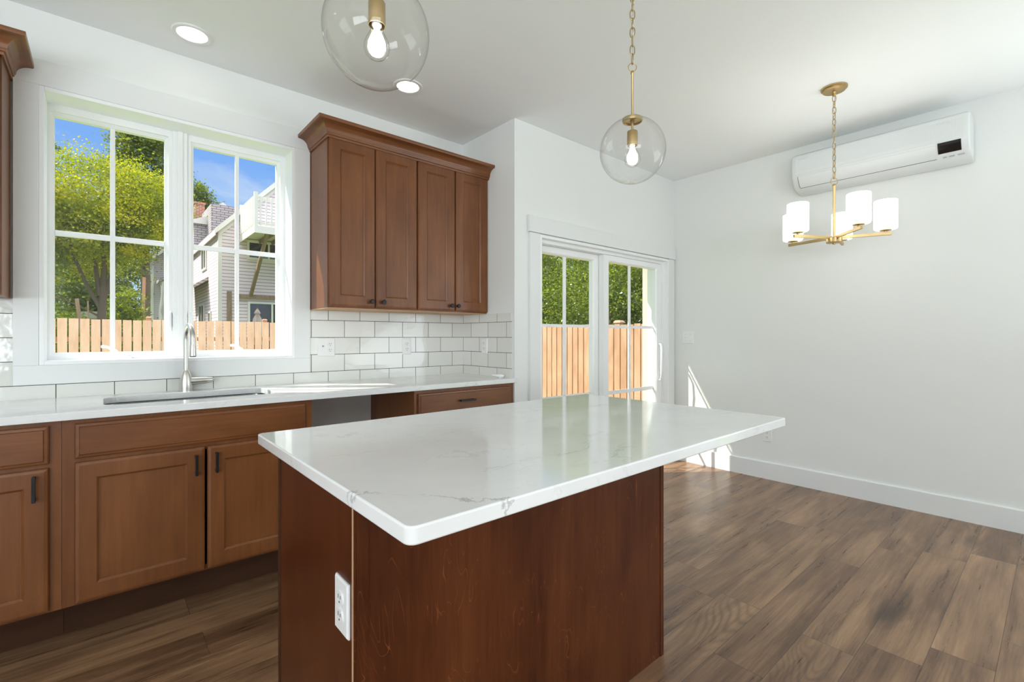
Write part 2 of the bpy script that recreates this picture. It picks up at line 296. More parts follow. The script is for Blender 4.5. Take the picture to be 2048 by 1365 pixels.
def tube(bm, pts, r, seg=12, closed=False, caps=True):
    pts = [Vector(p) for p in pts]; n = len(pts); rs = r if isinstance(r, (list, tuple)) else [r] * n; rings = []; prev = None
    for i, p in enumerate(pts):
        a = (pts[(i + 1) % n] - pts[i - 1]) if closed else (pts[min(i + 1, n - 1)] - pts[max(i - 1, 0)])
        a.normalize()
        if prev is None: s = a.orthogonal().normalized()
        else: s = (prev - a * prev.dot(a)).normalized()
        prev = s; u = a.cross(s)
        rings.append([bm.verts.new(p + (s * math.cos(2 * PI * k / seg) + u * math.sin(2 * PI * k / seg)) * rs[i]) for k in range(seg)])
    for i in range(n if closed else n - 1):
        A, C = rings[i], rings[(i + 1) % n]
        off = 0
        if closed and i == n - 1:
            off = min(range(seg), key=lambda o: (A[0].co - C[o].co).length)
        for k in range(seg): bm.faces.new((A[k], A[(k + 1) % seg], C[(k + 1 + off) % seg], C[(k + off) % seg]))
    if caps and not closed: bm.faces.new(rings[0][::-1]); bm.faces.new(rings[-1])
    return bm
def lathe(bm, prof, c, seg=32, axis=(0, 0, 1)):
    """revolve (radius, height) pairs about AXIS through c"""
    q = Vector((0, 0, 1)).rotation_difference(Vector(axis)); c = Vector(c); rings = []
    for r, h in prof:
        if r < 1e-6: rings.append([bm.verts.new(c + q @ Vector((0, 0, h)))])
        else: rings.append([bm.verts.new(c + q @ Vector((r * math.cos(2 * PI * k / seg), r * math.sin(2 * PI * k / seg), h))) for k in range(seg)])
    for A, C in zip(rings, rings[1:]):
        for k in range(seg):
            k2 = (k + 1) % seg
            if len(A) == 1 and len(C) == 1: continue
            if len(A) == 1: bm.faces.new((A[0], C[k2], C[k]))
            elif len(C) == 1: bm.faces.new((A[k], A[k2], C[0]))
            else: bm.faces.new((A[k], A[k2], C[k2], C[k]))
    return bm
def loops(bm, rings, cap0=True, cap1=True):
    V = [[bm.verts.new(p) for p in r] for r in rings]; n = len(V[0])
    for A, C in zip(V, V[1:]):
        for k in range(n): bm.faces.new((A[k], A[(k + 1) % n], C[(k + 1) % n], C[k]))
    if cap0: bm.faces.new(V[0][::-1])
    if cap1: bm.faces.new(V[-1])
    return bm
def prism(bm, poly, axis, a, b):
    """extrude a 2D polygon along an axis: 'X' poly=(y,z), 'Y' poly=(x,z), 'Z' poly=(x,y)"""
    def P(p, t): return {'X': (t, p[0], p[1]), 'Y': (p[0], t, p[1]), 'Z': (p[0], p[1], t)}[axis]
    return loops(bm, [[P(p, a) for p in poly], [P(p, b) for p in poly]])
def rect_steps(bm, x0, x1, z0, z1, steps):
    """a panel facing -Y from nested rectangles: (inset, y) pairs, back to front"""
    return loops(bm, [[(x0 + i, y, z0 + i), (x1 - i, y, z0 + i), (x1 - i, y, z1 - i), (x0 + i, y, z1 - i)] for i, y in steps])
def rrect(x0, x1, y0, y1, r, n=6):
    out = []
    for cx, cy, a in ((x1 - r, y1 - r, 0), (x0 + r, y1 - r, 90), (x0 + r, y0 + r, 180), (x1 - r, y0 + r, 270)):
        for k in range(n + 1):
            t = math.radians(a + 90 * k / n); out.append((cx + r * math.cos(t), cy + r * math.sin(t)))
    return out
def link(name, bm, mat, parent=None, smooth=False, bevel=0, bseg=2, angle=40):
    bmesh.ops.recalc_face_normals(bm, faces=bm.faces)
    if parent is not None:
        p = parent; off = Vector((0, 0, 0))
        while p is not None: off += Vector(p.location); p = p.parent
        bmesh.ops.translate(bm, verts=bm.verts, vec=-off)
    me = bpy.data.meshes.new(name); bm.to_mesh(me); bm.free(); me.materials.append(MAT[mat])
    o = bpy.data.objects.new(name, me); COL.objects.link(o)
    if parent is not None: o.parent = parent
    if smooth:
        for f in me.polygons: f.use_smooth = True
        me.set_sharp_from_angle(angle=math.radians(angle))
    if bevel:
        b = o.modifiers.new('edge', 'BEVEL'); b.width = bevel; b.segments = bseg; b.limit_method = 'ANGLE'; b.angle_limit = math.radians(50)
    return o
def tag(o, label, cat, group=None):
    o['label'] = label; o['category'] = cat
    if group: o['group'] = group
    return o
def thing(name, label, cat, loc, group=None):
    o = bpy.data.objects.new(name, None); COL.objects.link(o); o.location = loc; o.empty_display_size = .1
    return tag(o, label, cat, group)
def struct(o): o['kind'] = 'structure'; return o
def copy_tree(o, parent=None):
    c = o.copy(); COL.objects.link(c); c.parent = parent
    for ch in list(o.children): copy_tree(ch, c)
    return c

# ------------------------------------------------------------------ the room
CEIL = 2.736; YK, YD, XR, XC = 3.131, 2.504, 4.268, 2.185
YK2 = 3.33
b = B(); box(b, -3.75, 4.45, -4.35, 3.33, -.12, 0); struct(link('floor', b, 'plank_floor'))
b = B(); box(b, -3.75, 4.45, -4.35, 3.33, CEIL, CEIL + .25); struct(link('ceiling', b, 'ceiling_paint'))
def wall_x(name, x0, x1, y0, y1, holes, mat='wall_paint'):
    """a wall running along X with rectangular openings (xa, xb, za, zb)"""
    bm = B(); xs = x0
    for xa, xb, za, zb in holes:
        box(bm, xs, xa, y0, y1, 0, CEIL)
        if za > 0: box(bm, xa, xb, y0, y1, 0, za)
        box(bm, xa, xb, y0, y1, zb, CEIL); xs = xb
    box(bm, xs, x1, y0, y1, 0, CEIL)
    return struct(link(name, bm, mat))
WX0, WX1, WZ0, WZ1 = -.223, .907, 1.071, 2.379
DX0, DX1, DZ1 = 2.418, 4.149, 1.950
wall_x('wall_kitchen', -3.75, XC, YK, YK2, [(WX0, WX1, WZ0, WZ1)])
b = B(); box(b, XC, 2.335, YD, YK2, 0, CEIL); struct(link('wall_return', b, 'wall_paint'))
wall_x('wall_dining', 2.335, 4.45, YD, 2.70, [(DX0, DX1, 0, DZ1)])
b = B()
for y0, y1, z0, z1 in ((-.35, YD, 0, CEIL), (-4.35, -3.45, 0, CEIL), (-3.45, -.35, 0, .15), (-3.45, -.35, 2.35, CEIL)): box(b, XR, 4.45, y0, y1, z0, z1)
struct(link('wall_right', b, 'wall_paint'))
wall_x('wall_rear', -3.75, 4.268, -4.35, -4.2, [(-3.4, -1.1, .30, 2.30), (3.0, 4.1, .30, 2.30)])
b = B()
for y0, y1, z0, z1 in ((-4.2, -3.1, 0, CEIL), (-.1, YK, 0, CEIL), (-3.1, -.1, 0, .7), (-3.1, -.1, 2.2, CEIL)): box(b, -3.75, -3.6, y0, y1, z0, z1)
struct(link('wall_left', b, 'wall_paint'))
def rear_window(name, bm_boxes, glass):
    bm = B()
    for q in bm_boxes: box(bm, *q)
    o = struct(link(name, bm, 'vinyl_white')); g = B(); box(g, *glass); link('pane', g, 'pane_glass', o)
for nm, xa, xb in (('window_2', -3.4, -1.1), ('window_3', 3.0, 4.1)):
    xm = (xa + xb) / 2
    rear_window(nm, [(xa, xa + .06, -4.33, -4.25, .30, 2.30), (xb - .06, xb, -4.33, -4.25, .30, 2.30), (xa + .06, xb - .06, -4.33, -4.25, .30, .36), (xa + .06, xb - .06, -4.33, -4.25, 2.24, 2.30), (xm - .03, xm + .03, -4.33, -4.25, .36, 2.24)], (xa + .05, xb - .05, -4.30, -4.296, .35, 2.25))
rear_window('window_5', [(4.36, 4.44, -3.45, -3.39, .15, 2.35), (4.36, 4.44, -.41, -.35, .15, 2.35), (4.36, 4.44, -3.39, -.41, .15, .21), (4.36, 4.44, -3.39, -.41, 2.29, 2.35), (4.36, 4.44, -1.93, -1.87, .21, 2.29)], (4.40, 4.404, -3.40, -.40, .20, 2.30))
rear_window('window_4', [(-3.74, -3.66, -3.1, -3.04, .7, 2.2), (-3.74, -3.66, -.16, -.1, .7, 2.2), (-3.74, -3.66, -3.04, -.16, .7, .76), (-3.74, -3.66, -3.04, -.16, 2.14, 2.2), (-3.74, -3.66, -1.63, -1.57, .76, 2.14)], (-3.70, -3.696, -3.05, -.15, .75, 2.15))
# baseboards
b = B(); prism(b, [(XR, 0), (XR - .016, 0), (XR - .016, .138), (XR - .010, .144), (XR, .144)], 'Y', -.35, YD); struct(link('baseboard_right', b, 'trim_paint'))
b = B(); box(b, XC + .0, 2.312, YD - .016, YD, 0, .144); struct(link('baseboard_dining', b, 'trim_paint'))

# ------------------------------------------------------------------ kitchen window (casing = trim_1)
t1 = B(); Y0, Y1 = 3.111, YK
box(t1, -.307, WX0, Y0, Y1, WZ0, 2.379); box(t1, WX1, .998, Y0, Y1, WZ0, 2.379); box(t1, -.307, .998, Y0, Y1, .981, WZ0); box(t1, -.309, 1.0, Y0 - .001, Y1, 2.379, 2.500)
struct(link('trim_1', t1, 'trim_paint', bevel=.0015))
win = bpy.data.objects.new('window_1', None); COL.objects.link(win); win.location = (.342, 3.2, WZ0); struct(win)
b = B(); q = .018     # jamb liner
box(b, WX0, WX0 + q, 3.113, 3.31, WZ0, WZ1); box(b, WX1 - q, WX1, 3.113, 3.31, WZ0, WZ1)
box(b, WX0 + q, WX1 - q, 3.113, 3.31, WZ0, WZ0 + q); box(b, WX0 + q, WX1 - q, 3.113, 3.31, WZ1 - q, WZ1); link('jamb_liner', b, 'vinyl_white', win, bevel=.002)
MX0, MX1 = .300, .368
b = B(); box(b, MX0, MX1, 3.255, 3.325, WZ0 + q, WZ1 - q); box(b, MX0 + .022, MX1 - .022, 3.245, 3.255, WZ0 + q, WZ1 - q); link('mullion', b, 'vinyl_white', win, bevel=.002)
for xa, xb in ((WX0 + q, MX0), (MX1, WX1 - q)):
    gx0, gx1 = (-.180, .266) if xa < 0 else (.402, .848)
    gz0, gz1 = 1.124, 2.310; mxx = (gx0 + gx1) / 2
    bm = B()
    def ring(bm, i0, i1, z0, z1, yb, yf, e):   # sash frame with a sloped glazing bead
        R = lambda x0, x1, za, zb, y: [(x0, y, za), (x1, y, za), (x1, y, zb), (x0, y, zb)]
        loops(bm, [R(xa, xb, WZ0 + q, WZ1 - q, yb), R(xa, xb, WZ0 + q, WZ1 - q, yf), R(i0 - e, i1 + e, z0 - e, z1 + e, yf), R(i0 - e, i1 + e, z0 - e, z1 + e, yf + .012), R(i0, i1, z0, z1, yf + .026), R(i0, i1, z0, z1, yb)], False, False)
    ring(bm, gx0, gx1, gz0, gz1, 3.325, 3.268, .016)
    s = link('sash', bm, 'vinyl_white', win)
    bm = B(); box(bm, mxx - .0105, mxx + .0105, 3.292, 3.312, gz0, gz1); link('muntin', bm, 'vinyl_white', s, bevel=.003)
    bm = B(); box(bm, gx0, gx1, 3.294, 3.311, 1.712, 1.740); link('muntin', bm, 'vinyl_white', s, bevel=.003)
    bm = B(); box(bm, gx0 - .003, gx1 + .003, 3.300, 3.304, gz0 - .003, gz1 + .003); link('pane', bm, 'pane_glass', s)
    # crank operator: low domed cover, folding arm, knob
    cx = mxx - .01
    bm = B(); loops(bm, [[(cx + sx * ww, yy, zz) for sx, yy in ((-1, 3.268), (1, 3.268), (1, 3.268 - dd), (-1, 3.268 - dd))] for ww, dd, zz in ((.085, .040, WZ0 + q), (.085, .040, WZ0 + q + .006), (.055, .030, WZ0 + q + .026), (.040, .022, WZ0 + q + .030))])
    cr = link('crank', bm, 'vinyl_white', win, smooth=True)
    bm = B(); tube(bm, [(cx + .030, 3.245, 1.115), (cx + .022, 3.238, 1.128), (cx - .005, 3.236, 1.148), (cx - .022, 3.236, 1.153)], [.010, .010, .007, .006]); link('crank_arm', bm, 'vinyl_white', cr, smooth=True)
    bm = B(); lathe(bm, [(0, -.012), (.007, -.010), (.008, 0), (.007, .010), (0, .012)], (cx - .026, 3.236, 1.153), 14, (1, 0, 0)); link('crank_knob', bm, 'vinyl_white', cr, smooth=True)
    # sash lock lever on the stile by the mullion
    lx = MX0 - .014 if xa < 0 else MX1 + .014
    bm = B(); box(bm, lx - .010, lx + .010, 3.258, 3.268, 1.235, 1.345); lk = link('sash_lock', bm, 'vinyl_white', win, bevel=.004)
    bm = B(); tube(bm, [(lx, 3.256, 1.335), (lx, 3.245, 1.325), (lx, 3.240, 1.29), (lx, 3.242, 1.258)], [.008, .008, .007, .006]); link('lock_lever', bm, 'vinyl_white', lk, smooth=True)

# ------------------------------------------------------------------ sliding door (casing = trim_2)
b = B(); box(b, 2.318, DX0, 2.484, YD, 0, DZ1 + .006); box(b, DX1, 4.246, 2.484, YD, 0, DZ1 + .006); box(b, 2.306, 4.262, 2.478, YD, DZ1 + .008, 2.078); struct(link('trim_2', b, 'trim_paint', bevel=.0015))
door = bpy.data.objects.new('door_1', None); COL.objects.link(door); door.location = (3.28, 2.58, 0); struct(door)
b = B(); q = .020
box(b, DX0, DX0 + q, 2.486, 2.70, 0, DZ1); box(b, DX1 - q, DX1, 2.486, 2.70, 0, DZ1); box(b, DX0 + q, DX1 - q, 2.486, 2.70, DZ1 - q, DZ1); box(b, DX0 + q, DX1 - q, 2.52, 2.70, 0, .03)
box(b, DX1 - q - .028, DX1 - q, 2.530, 2.695, .03, DZ1 - q); box(b, DX0 + q, DX0 + q + .028, 2.530, 2.695, .03, DZ1 - q); box(b, DX0 + q + .028, DX1 - q - .028, 2.530, 2.695, DZ1 - q - .026, DZ1 - q)
link('door_frame', b, 'vinyl_white', door, bevel=.002)
def door_panel(name, xa, xb, yf, gx0, gx1, gz0, gz1, mx):
    d = .052; zb, zt = .032, DZ1 - q - .028
    bm = B(); R = lambda x0, x1, za, zc, y: [(x0, y, za), (x1, y, za), (x1, y, zc), (x0, y, zc)]
    e = .010
    loops(bm, [R(xa, xb, zb, zt, yf + d), R(xa, xb, zb, zt, yf), R(gx0 - e, gx1 + e, gz0 - e, gz1 + e, yf), R(gx0, gx1, gz0, gz1, yf + .012), R(gx0, gx1, gz0, gz1, yf + d), R(xa, xb, zb, zt, yf + d)], False, False)
    p = link(name, bm, 'vinyl_white', door)
    yg = yf + .042
    bm = B(); box(bm, gx0 - .004, gx1 + .004, yg, yg + .004, gz0 - .004, gz1 + .004); link('pane', bm, 'pane_glass', p)
    bm = B(); box(bm, mx - .015, mx + .015, yg - .012, yg - .001, gz0, gz1); link('muntin', bm, 'vinyl_white', p)
    for z, hh in ((1.292, .012), (.715, .017)):
        bm = B(); box(bm, gx0, gx1, yg - .006, yg - .001, z - hh, z + hh); link('muntin', bm, 'vinyl_white', p)
    return p
door_panel('fixed_panel', DX0 + .050, 3.330, 2.592, 2.53, 3.150, .14, 1.848, 2.825)
sp_ = door_panel('sliding_panel', 3.215, DX1 - .050, 2.536, 3.292, 4.010, .14, 1.848, 3.625)
b = B(); hx = 4.050
tube(b, [(hx, 2.534, 1.135), (hx - .004, 2.508, 1.128), (hx - .028, 2.486, 1.08), (hx - .036, 2.482, .96), (hx - .028, 2.486, .84), (hx - .004, 2.508, .792), (hx, 2.534, .785)], .010, 10)
link('handle', b, 'vinyl_white', sp_, smooth=True)
b = B(); box(b, hx + .012, hx + .034, 2.526, 2.536, .86, 1.06); link('latch_plate', b, 'vinyl_white', sp_, bevel=.003)

# ------------------------------------------------------------------ tiled backsplash
b = B(); yt = YK - .008
box(b, -.93, -.307, yt, YK, .914, 1.372); box(b, -.307, .998, yt, YK, .914, .9805); box(b, .998, XC, yt, YK, .914, 1.378)
struct(link('trim_3', b, 'tile_long'))
b = B(); box(b, XC - .008, XC, 2.531, yt, .914, 1.373); struct(link('trim_4', b, 'tile_short'))

# ------------------------------------------------------------------ cabinets
def door_steps(yf, frame=.064): return [(0, yf + .020), (0, yf + .006), (.003, yf + .002), (.012, yf), (frame, yf), (frame + .001, yf + .002), (frame + .009, yf + .0085), (frame + .012, yf + .0085), (frame + .0125, yf + .010)]
def drawer_steps(yf): return [(0, yf + .020), (0, yf + .008), (.004, yf + .005), (.012, yf + .004), (.015, yf), (.02, yf)]
def knob(p, x, z, yf):
    bm = B(); lathe(bm, [(0, 0), (.007, 0), (.0065, .012), (.010, .016), (.0145, .020), (.0150, .024), (.012, .028), (0, .0295)], (x, yf, z), 18, (0, -1, 0)); return link('knob', bm, 'black_metal', p, smooth=True)
def pull(p, x, z, yf, L, horiz=False):
    bm = B(); h = L / 2
    if horiz:
        box(bm, x - h, x + h, yf - .032, yf - .022, z - .0055, z + .0055)
        for s in (-1, 1): box(bm, x + s * (h - .008) - .005, x + s * (h - .008) + .005, yf - .022, yf, z - .005, z + .005)
    else:
        box(bm, x - .0055, x + .0055, yf - .032, yf - .022, z - h, z + h)
        for s in (-1, 1): box(bm, x - .005, x + .005, yf - .022, yf, z + s * (h - .008) - .005, z + s * (h - .008) + .005)
    return link('pull', bm, 'black_metal', p, bevel=.001)
def base_body(root, x0, x1, open_top=True, z1=.884):
    y0, y1, z0 = 2.520, 3.122, .155
    bm = B(); t = .018
    box(bm, x0, x0 + t, y0 + t, y1, z0, z1); box(bm, x1 - t, x1, y0 + t, y1, z0, z1); box(bm, x0 + t, x1 - t, y0 + t, y1, z0, z0 + t); box(bm, x0 + t, x1 - t, y1 - .008, y1, z0 + t, z1)
    st = .036
    box(bm, x0, x0 + st, y0, y0 + t, z0, z1); box(bm, x1 - st, x1, y0, y0 + t, z0, z1); box(bm, x0 + st, x1 - st, y0, y0 + t, z1 - .03, z1); box(bm, x0 + st, x1 - st, y0, y0 + t, .70, .74); box(bm, x0 + st, x1 - st, y0, y0 + t, z0, z0 + .025)
    link('body', bm, 'cabinet_wood', root)
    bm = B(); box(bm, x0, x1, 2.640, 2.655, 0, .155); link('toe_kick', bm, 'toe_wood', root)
def cab_door(root, x0, x1, z0, z1, yf):
    return link('door', rect_steps(B(), x0, x1, z0, z1, door_steps(yf)), 'cabinet_wood', root)
def drawer(root, x0, x1, z0, z1, yf, name='drawer'):
    return link(name, rect_steps(B(), x0, x1, z0, z1, drawer_steps(yf)), 'cabinet_wood_level', root)
G = 'base cabinets under the long white counter'
c = thing('base_cabinet', 'brown wood base cabinet left of the sink cabinet, one drawer over one door', 'cabinet', (-.37, 2.8, 0), G)
base_body(c, -.623, -.118); drawer(c, -.590, -.153, .722, .866, 2.499); d = cab_door(c, -.590, -.153, .165, .707, 2.499); pull(d, -.191, .640, 2.499, .096)
c = thing('base_cabinet', 'wide brown wood sink cabinet with a plain false front above two doors', 'cabinet', (.35, 2.8, 0), G)
base_body(c, -.117, .816); drawer(c, -.080, .780, .730, .866, 2.499, 'false_front')
d = cab_door(c, -.080, .348, .165, .714, 2.499); pull(d, .314, .640, 2.499, .090)
d = cab_door(c, .358, .780, .165, .714, 2.499); pull(d, .391, .641, 2.499, .090)
c = thing('base_cabinet', 'brown wood base cabinet at the right end of the counter beside the empty dishwasher opening', 'cabinet', (1.8, 2.8, 0), G)
base_body(c, 1.407, 2.183); d = drawer(c, 1.428, 2.142, .715, .862, 2.499); pull(d, 1.770, .800, 2.499, .115, True)
for xa, xb in ((1.428, 1.780), (1.790, 2.142)): cab_door(c, xa, xb, .165, .700, 2.499)

def crown(root, x0, x1, yf, left, right):
    prof = [(0, 2.372), (.007, 2.372), (.009, 2.378), (.009, 2.384), (.014, 2.386), (.016, 2.392), (.018, 2.396)]
    for k in range(9):
        a = PI / 2 * k / 8; prof.append((.020 + .052 * (1 - math.cos(a)), 2.400 + .044 * math.sin(a)))
    prof += [(.076, 2.446), (.078, 2.450), (.078, 2.464), (0, 2.464)]
    paths = []
    for o, z in prof:
        p = []
        if left: p += [(x0 - o, YK, z), (x0 - o, yf - o, z)]
        else: p += [(x0, yf - o, z)]
        if right: p += [(x1 + o, yf - o, z), (x1 + o, YK, z)]
        else: p += [(x1, yf - o, z)]
        paths.append(p)
    rings = [[paths[i][j] for i in range(len(prof))] for j in range(len(paths[0]))]
    return link('crown_moulding', loops(B(), rings), 'cabinet_wood_level', root, smooth=True, angle=35)
def upper_body(root, x0, x1):
    bm = B(); box(bm, x0, x1, 2.820, YK, 1.378, 2.40); link('body', bm, 'cabinet_wood', root, bevel=.001)
    bm = B(); box(bm, x0 + .002, x1 - .002, 2.822, YK, 2.4005, 2.406); link('top_panel', bm, 'raw_edge', root)
    bm = B(); box(bm, x0 + .002, x1 - .002, 2.824, YK - .009, 1.3725, 1.3778); link('bottom_panel', bm, 'raw_edge', root)
G = 'wall cabinets beside the kitchen window'
up = thing('wall_cabinet', 'brown wood wall cabinet with four tall panel doors, right of the kitchen window', 'cabinet', (1.59, 2.97, 1.378), G)
upper_body(up, 1.001, 2.184)
for xa, xb, kx in ((1.007, 1.290, 1.262), (1.296, 1.585, 1.340), (1.595, 1.888, 1.851), (1.896, 2.180, 1.906)):
    d = link('door', rect_steps(B(), xa, xb, 1.386, 2.384, door_steps(2.800)), 'cabinet_wood', up); knob(d, kx, 1.421, 2.800)
crown(up, 1.001, 2.184, 2.800, True, False)
up = thing('wall_cabinet', 'brown wood wall cabinet at the left edge of the photo, left of the window', 'cabinet', (-.62, 2.97, 1.378), G)
bm = B(); box(bm, -.93, -.316, 2.890, YK, 1.378, 2.40); link('body', bm, 'cabinet_wood', up, bevel=.001)
for xa, xb, kx in ((-.92, -.626, -.65), (-.620, -.322, -.59)):
    d = link('door', rect_steps(B(), xa, xb, 1.386, 2.384, door_steps(2.870)), 'cabinet_wood', up); knob(d, kx, 1.421, 2.870)
crown(up, -.93, -.316, 2.870, False, True)

# ------------------------------------------------------------------ counters, sink, faucet
def slab_with_hole(outer, hole, z0, z1, e=.002):
    bm = B()
    def face(z, rev):
        vo = [bm.verts.new((x, y, z)) for x, y in outer]; vh = [bm.verts.new((x, y, z)) for x, y in hole]
        ed = [bm.edges.new((L[i], L[(i + 1) % len(L)])) for L in (vo, vh) for i in range(len(L))]
        bmesh.ops.triangle_fill(bm, use_beauty=True, edges=ed); return vo, vh
    a = face(z0, True); c = face(z1, False)
    for A, C in zip(a, c):
        for i in range(len(A)): bm.faces.new((A[i], A[(i + 1) % len(A)], C[(i + 1) % len(A)], C[i]))
    return bm
SX0, SX1, SY0, SY1 = .005, .690, 2.640, 3.000
hole = rrect(SX0, SX1, SY0, SY1, .065)
outer = [(-.655, 2.488), (2.203, 2.488), (2.203, 2.5035), (2.1845, 2.5035), (2.1845, 3.1225), (-.655, 3.1225)]
o = link('countertop', slab_with_hole(outer, hole, .884, .914), 'quartz', bevel=.002)
tag(o, 'long white quartz countertop along the window wall with the sink cut into it', 'countertop')
sk = thing('kitchen_sink', 'stainless undermount kitchen sink set in the white counter under the window', 'sink', (.35, 2.82, .70))
def rr(i, z, r): return [(x, y, z) for x, y in rrect(SX0 - .006 + i, SX1 + .006 - i, SY0 - .006 + i, SY1 + .006 - i, r)]
bm = loops(B(), [rr(-.025, .8835, .08), rr(-.025, .880, .08), rr(-.003, .880, .066), rr(.012, .70, .06), rr(.04, .690, .05)], False, True)
for f in bm.faces: pass
bmesh.ops.solidify(bm, geom=bm.faces[:], thickness=.0015)
link('bowl', bm, 'stainless', sk, smooth=True)
bm = lathe(B(), [(0, 0), (.040, 0), (.044, .003), (.040, .005), (.02, .004), (0, .004)], (.35, 2.83, .692), 24); link('drain', bm, 'stainless', sk, smooth=True)
fx, fy = .340, 3.062
fa = thing('faucet', 'brushed nickel pull-down gooseneck faucet behind the sink', 'faucet', (fx, fy, .914))
bm = lathe(B(), [(0, 0), (.029, 0), (.0295, .02), (.0285, .055), (.024, .085), (.015, .108), (.0135, .112), (0, .112)], (fx, fy, .914), 28); link('base', bm, 'brushed_nickel', fa, smooth=True)
pts = [(fx, fy, 1.020), (fx, fy, 1.10), (fx, fy, 1.185)]; R = .070
for k in range(1, 15):
    a = PI * k / 14; pts.append((fx + .10 * (R - R * math.cos(a)), fy - (R - R * math.cos(a)), 1.185 + .082 * math.sin(a)))
link('gooseneck', tube(B(), pts, [.012] * 3 + [.012] * 14, 18), 'brushed_nickel', fa, smooth=True)
ex, ey = pts[-1][0], pts[-1][1]
bm = lathe(B(), [(0, 0), (.0125, 0), (.0135, -.035), (.0145, -.036), (.017, -.085), (.0175, -.092), (.015, -.095), (0, -.095)], (ex, ey, 1.198), 24); sh = link('spray_head', bm, 'brushed_nickel', fa, smooth=True)
bm = lathe(B(), [(0, 0), (.013, 0), (.013, -.002), (0, -.002)], (ex, ey, 1.1025), 20); link('nozzle', bm, 'slot_dark', sh)
bm = tube(B(), [(fx + .015, fy, .965), (fx + .05, fy, .966), (fx + .092, fy, .967)], [.0225, .0205, .0185], 18); lv = link('lever', bm, 'brushed_nickel', fa, smooth=True)
bm = tube(B(), [(fx + .0915, fy, .967), (fx + .108, fy, .968), (fx + .122, fy, .971), (fx + .128, fy, .971)], [.0175, .0155, .012, .006], 16); link('lever_tip', bm, 'brushed_nickel', lv, smooth=True)
# small white fitting left on the counter
wk = thing('plastic_fitting', 'small white plastic fitting lying on the right end of the counter by the tiled corner', 'fitting', (2.135, 2.60, .914))
link('foot', lathe(B(), [(0, 0), (.009, 0), (.009, .006), (.007, .010), (0, .010)], (2.135, 2.60, .914), 16), 'plastic_white', wk, smooth=True)
link('head', tube(B(), [(2.150, 2.575, .927), (2.142, 2.588, .927), (2.130, 2.607, .928), (2.118, 2.63, .929), (2.105, 2.655, .930)], [.006, .014, .014, .008, .005], 14), 'plastic_white', wk, smooth=True)

# ------------------------------------------------------------------ island
IX0, IX1, IY0, IY1 = .413, 1.612, .990, 1.560
isl = thing('kitchen_island', 'dark reddish brown wood kitchen island base under the white slab', 'kitchen island', (1.0, 1.27, 0))
bm = B(); box(bm, IX0, IX1 - .02, IY0 + .006, IY1 - .022, 0, .884); link('body', bm, 'island_end_wood', isl)
bm = B(); box(bm, IX0 - .006, IX0, IY0 + .006, IY1 - .022, 0, .884); link('end_panel', bm, 'island_end_wood', isl)
bm = B(); box(bm, IX0 - .0062, IX1 - .022, IY0, IY0 + .0058, .0, .884); fp = link('front_panel', bm, 'island_wood', isl)
bm = B(); box(bm, IX0 - .0075, IX0 - .0063, IY0 - .0002, IY0 + .0058, 0, .884); link('panel_edge', bm, 'raw_edge', fp)
bm = B(); box(bm, IX0 + .0, IX0 + .028, IY0 - .0016, IY0 - .0001, 0, .884); link('corner_stile', bm, 'island_wood', fp)
bm = B(); box(bm, IX1 - .021, IX1, IY0 - .003, IY1 - .022, 0, .884); link('end_stile', bm, 'island_wood', isl, bevel=.001)
bm = B(); box(bm, IX0 - .008, IX0 + .006, IY1 - .022, IY1 - .004, 0, .884); link('back_stile', bm, 'toe_wood', isl)
for xa, xb in ((IX0 + .012, 1.0), (1.006, IX1 - .006)):
    bm = rect_steps(B(), xa, xb, .12, .87, [(i, 2 * 0 + y) for i, y in ((0, 0), (0, .014), (.012, .02), (.064, .02), (.074, .011))]); bmesh.ops.translate(bm, verts=bm.verts, vec=(0, IY1 - .022, 0)); link('door', bm, 'cabinet_wood', isl)
bm = B(); out = rrect(.352, 1.868, .648, 1.583, .018, 5)
loops(bm, [[(x, y, .884) for x, y in out], [(x, y, .914) for x, y in out]])
o = link('island_countertop', bm, 'quartz', smooth=True, bevel=.0035, bseg=3); tag(o, 'white veined quartz slab on top of the kitchen island', 'countertop')

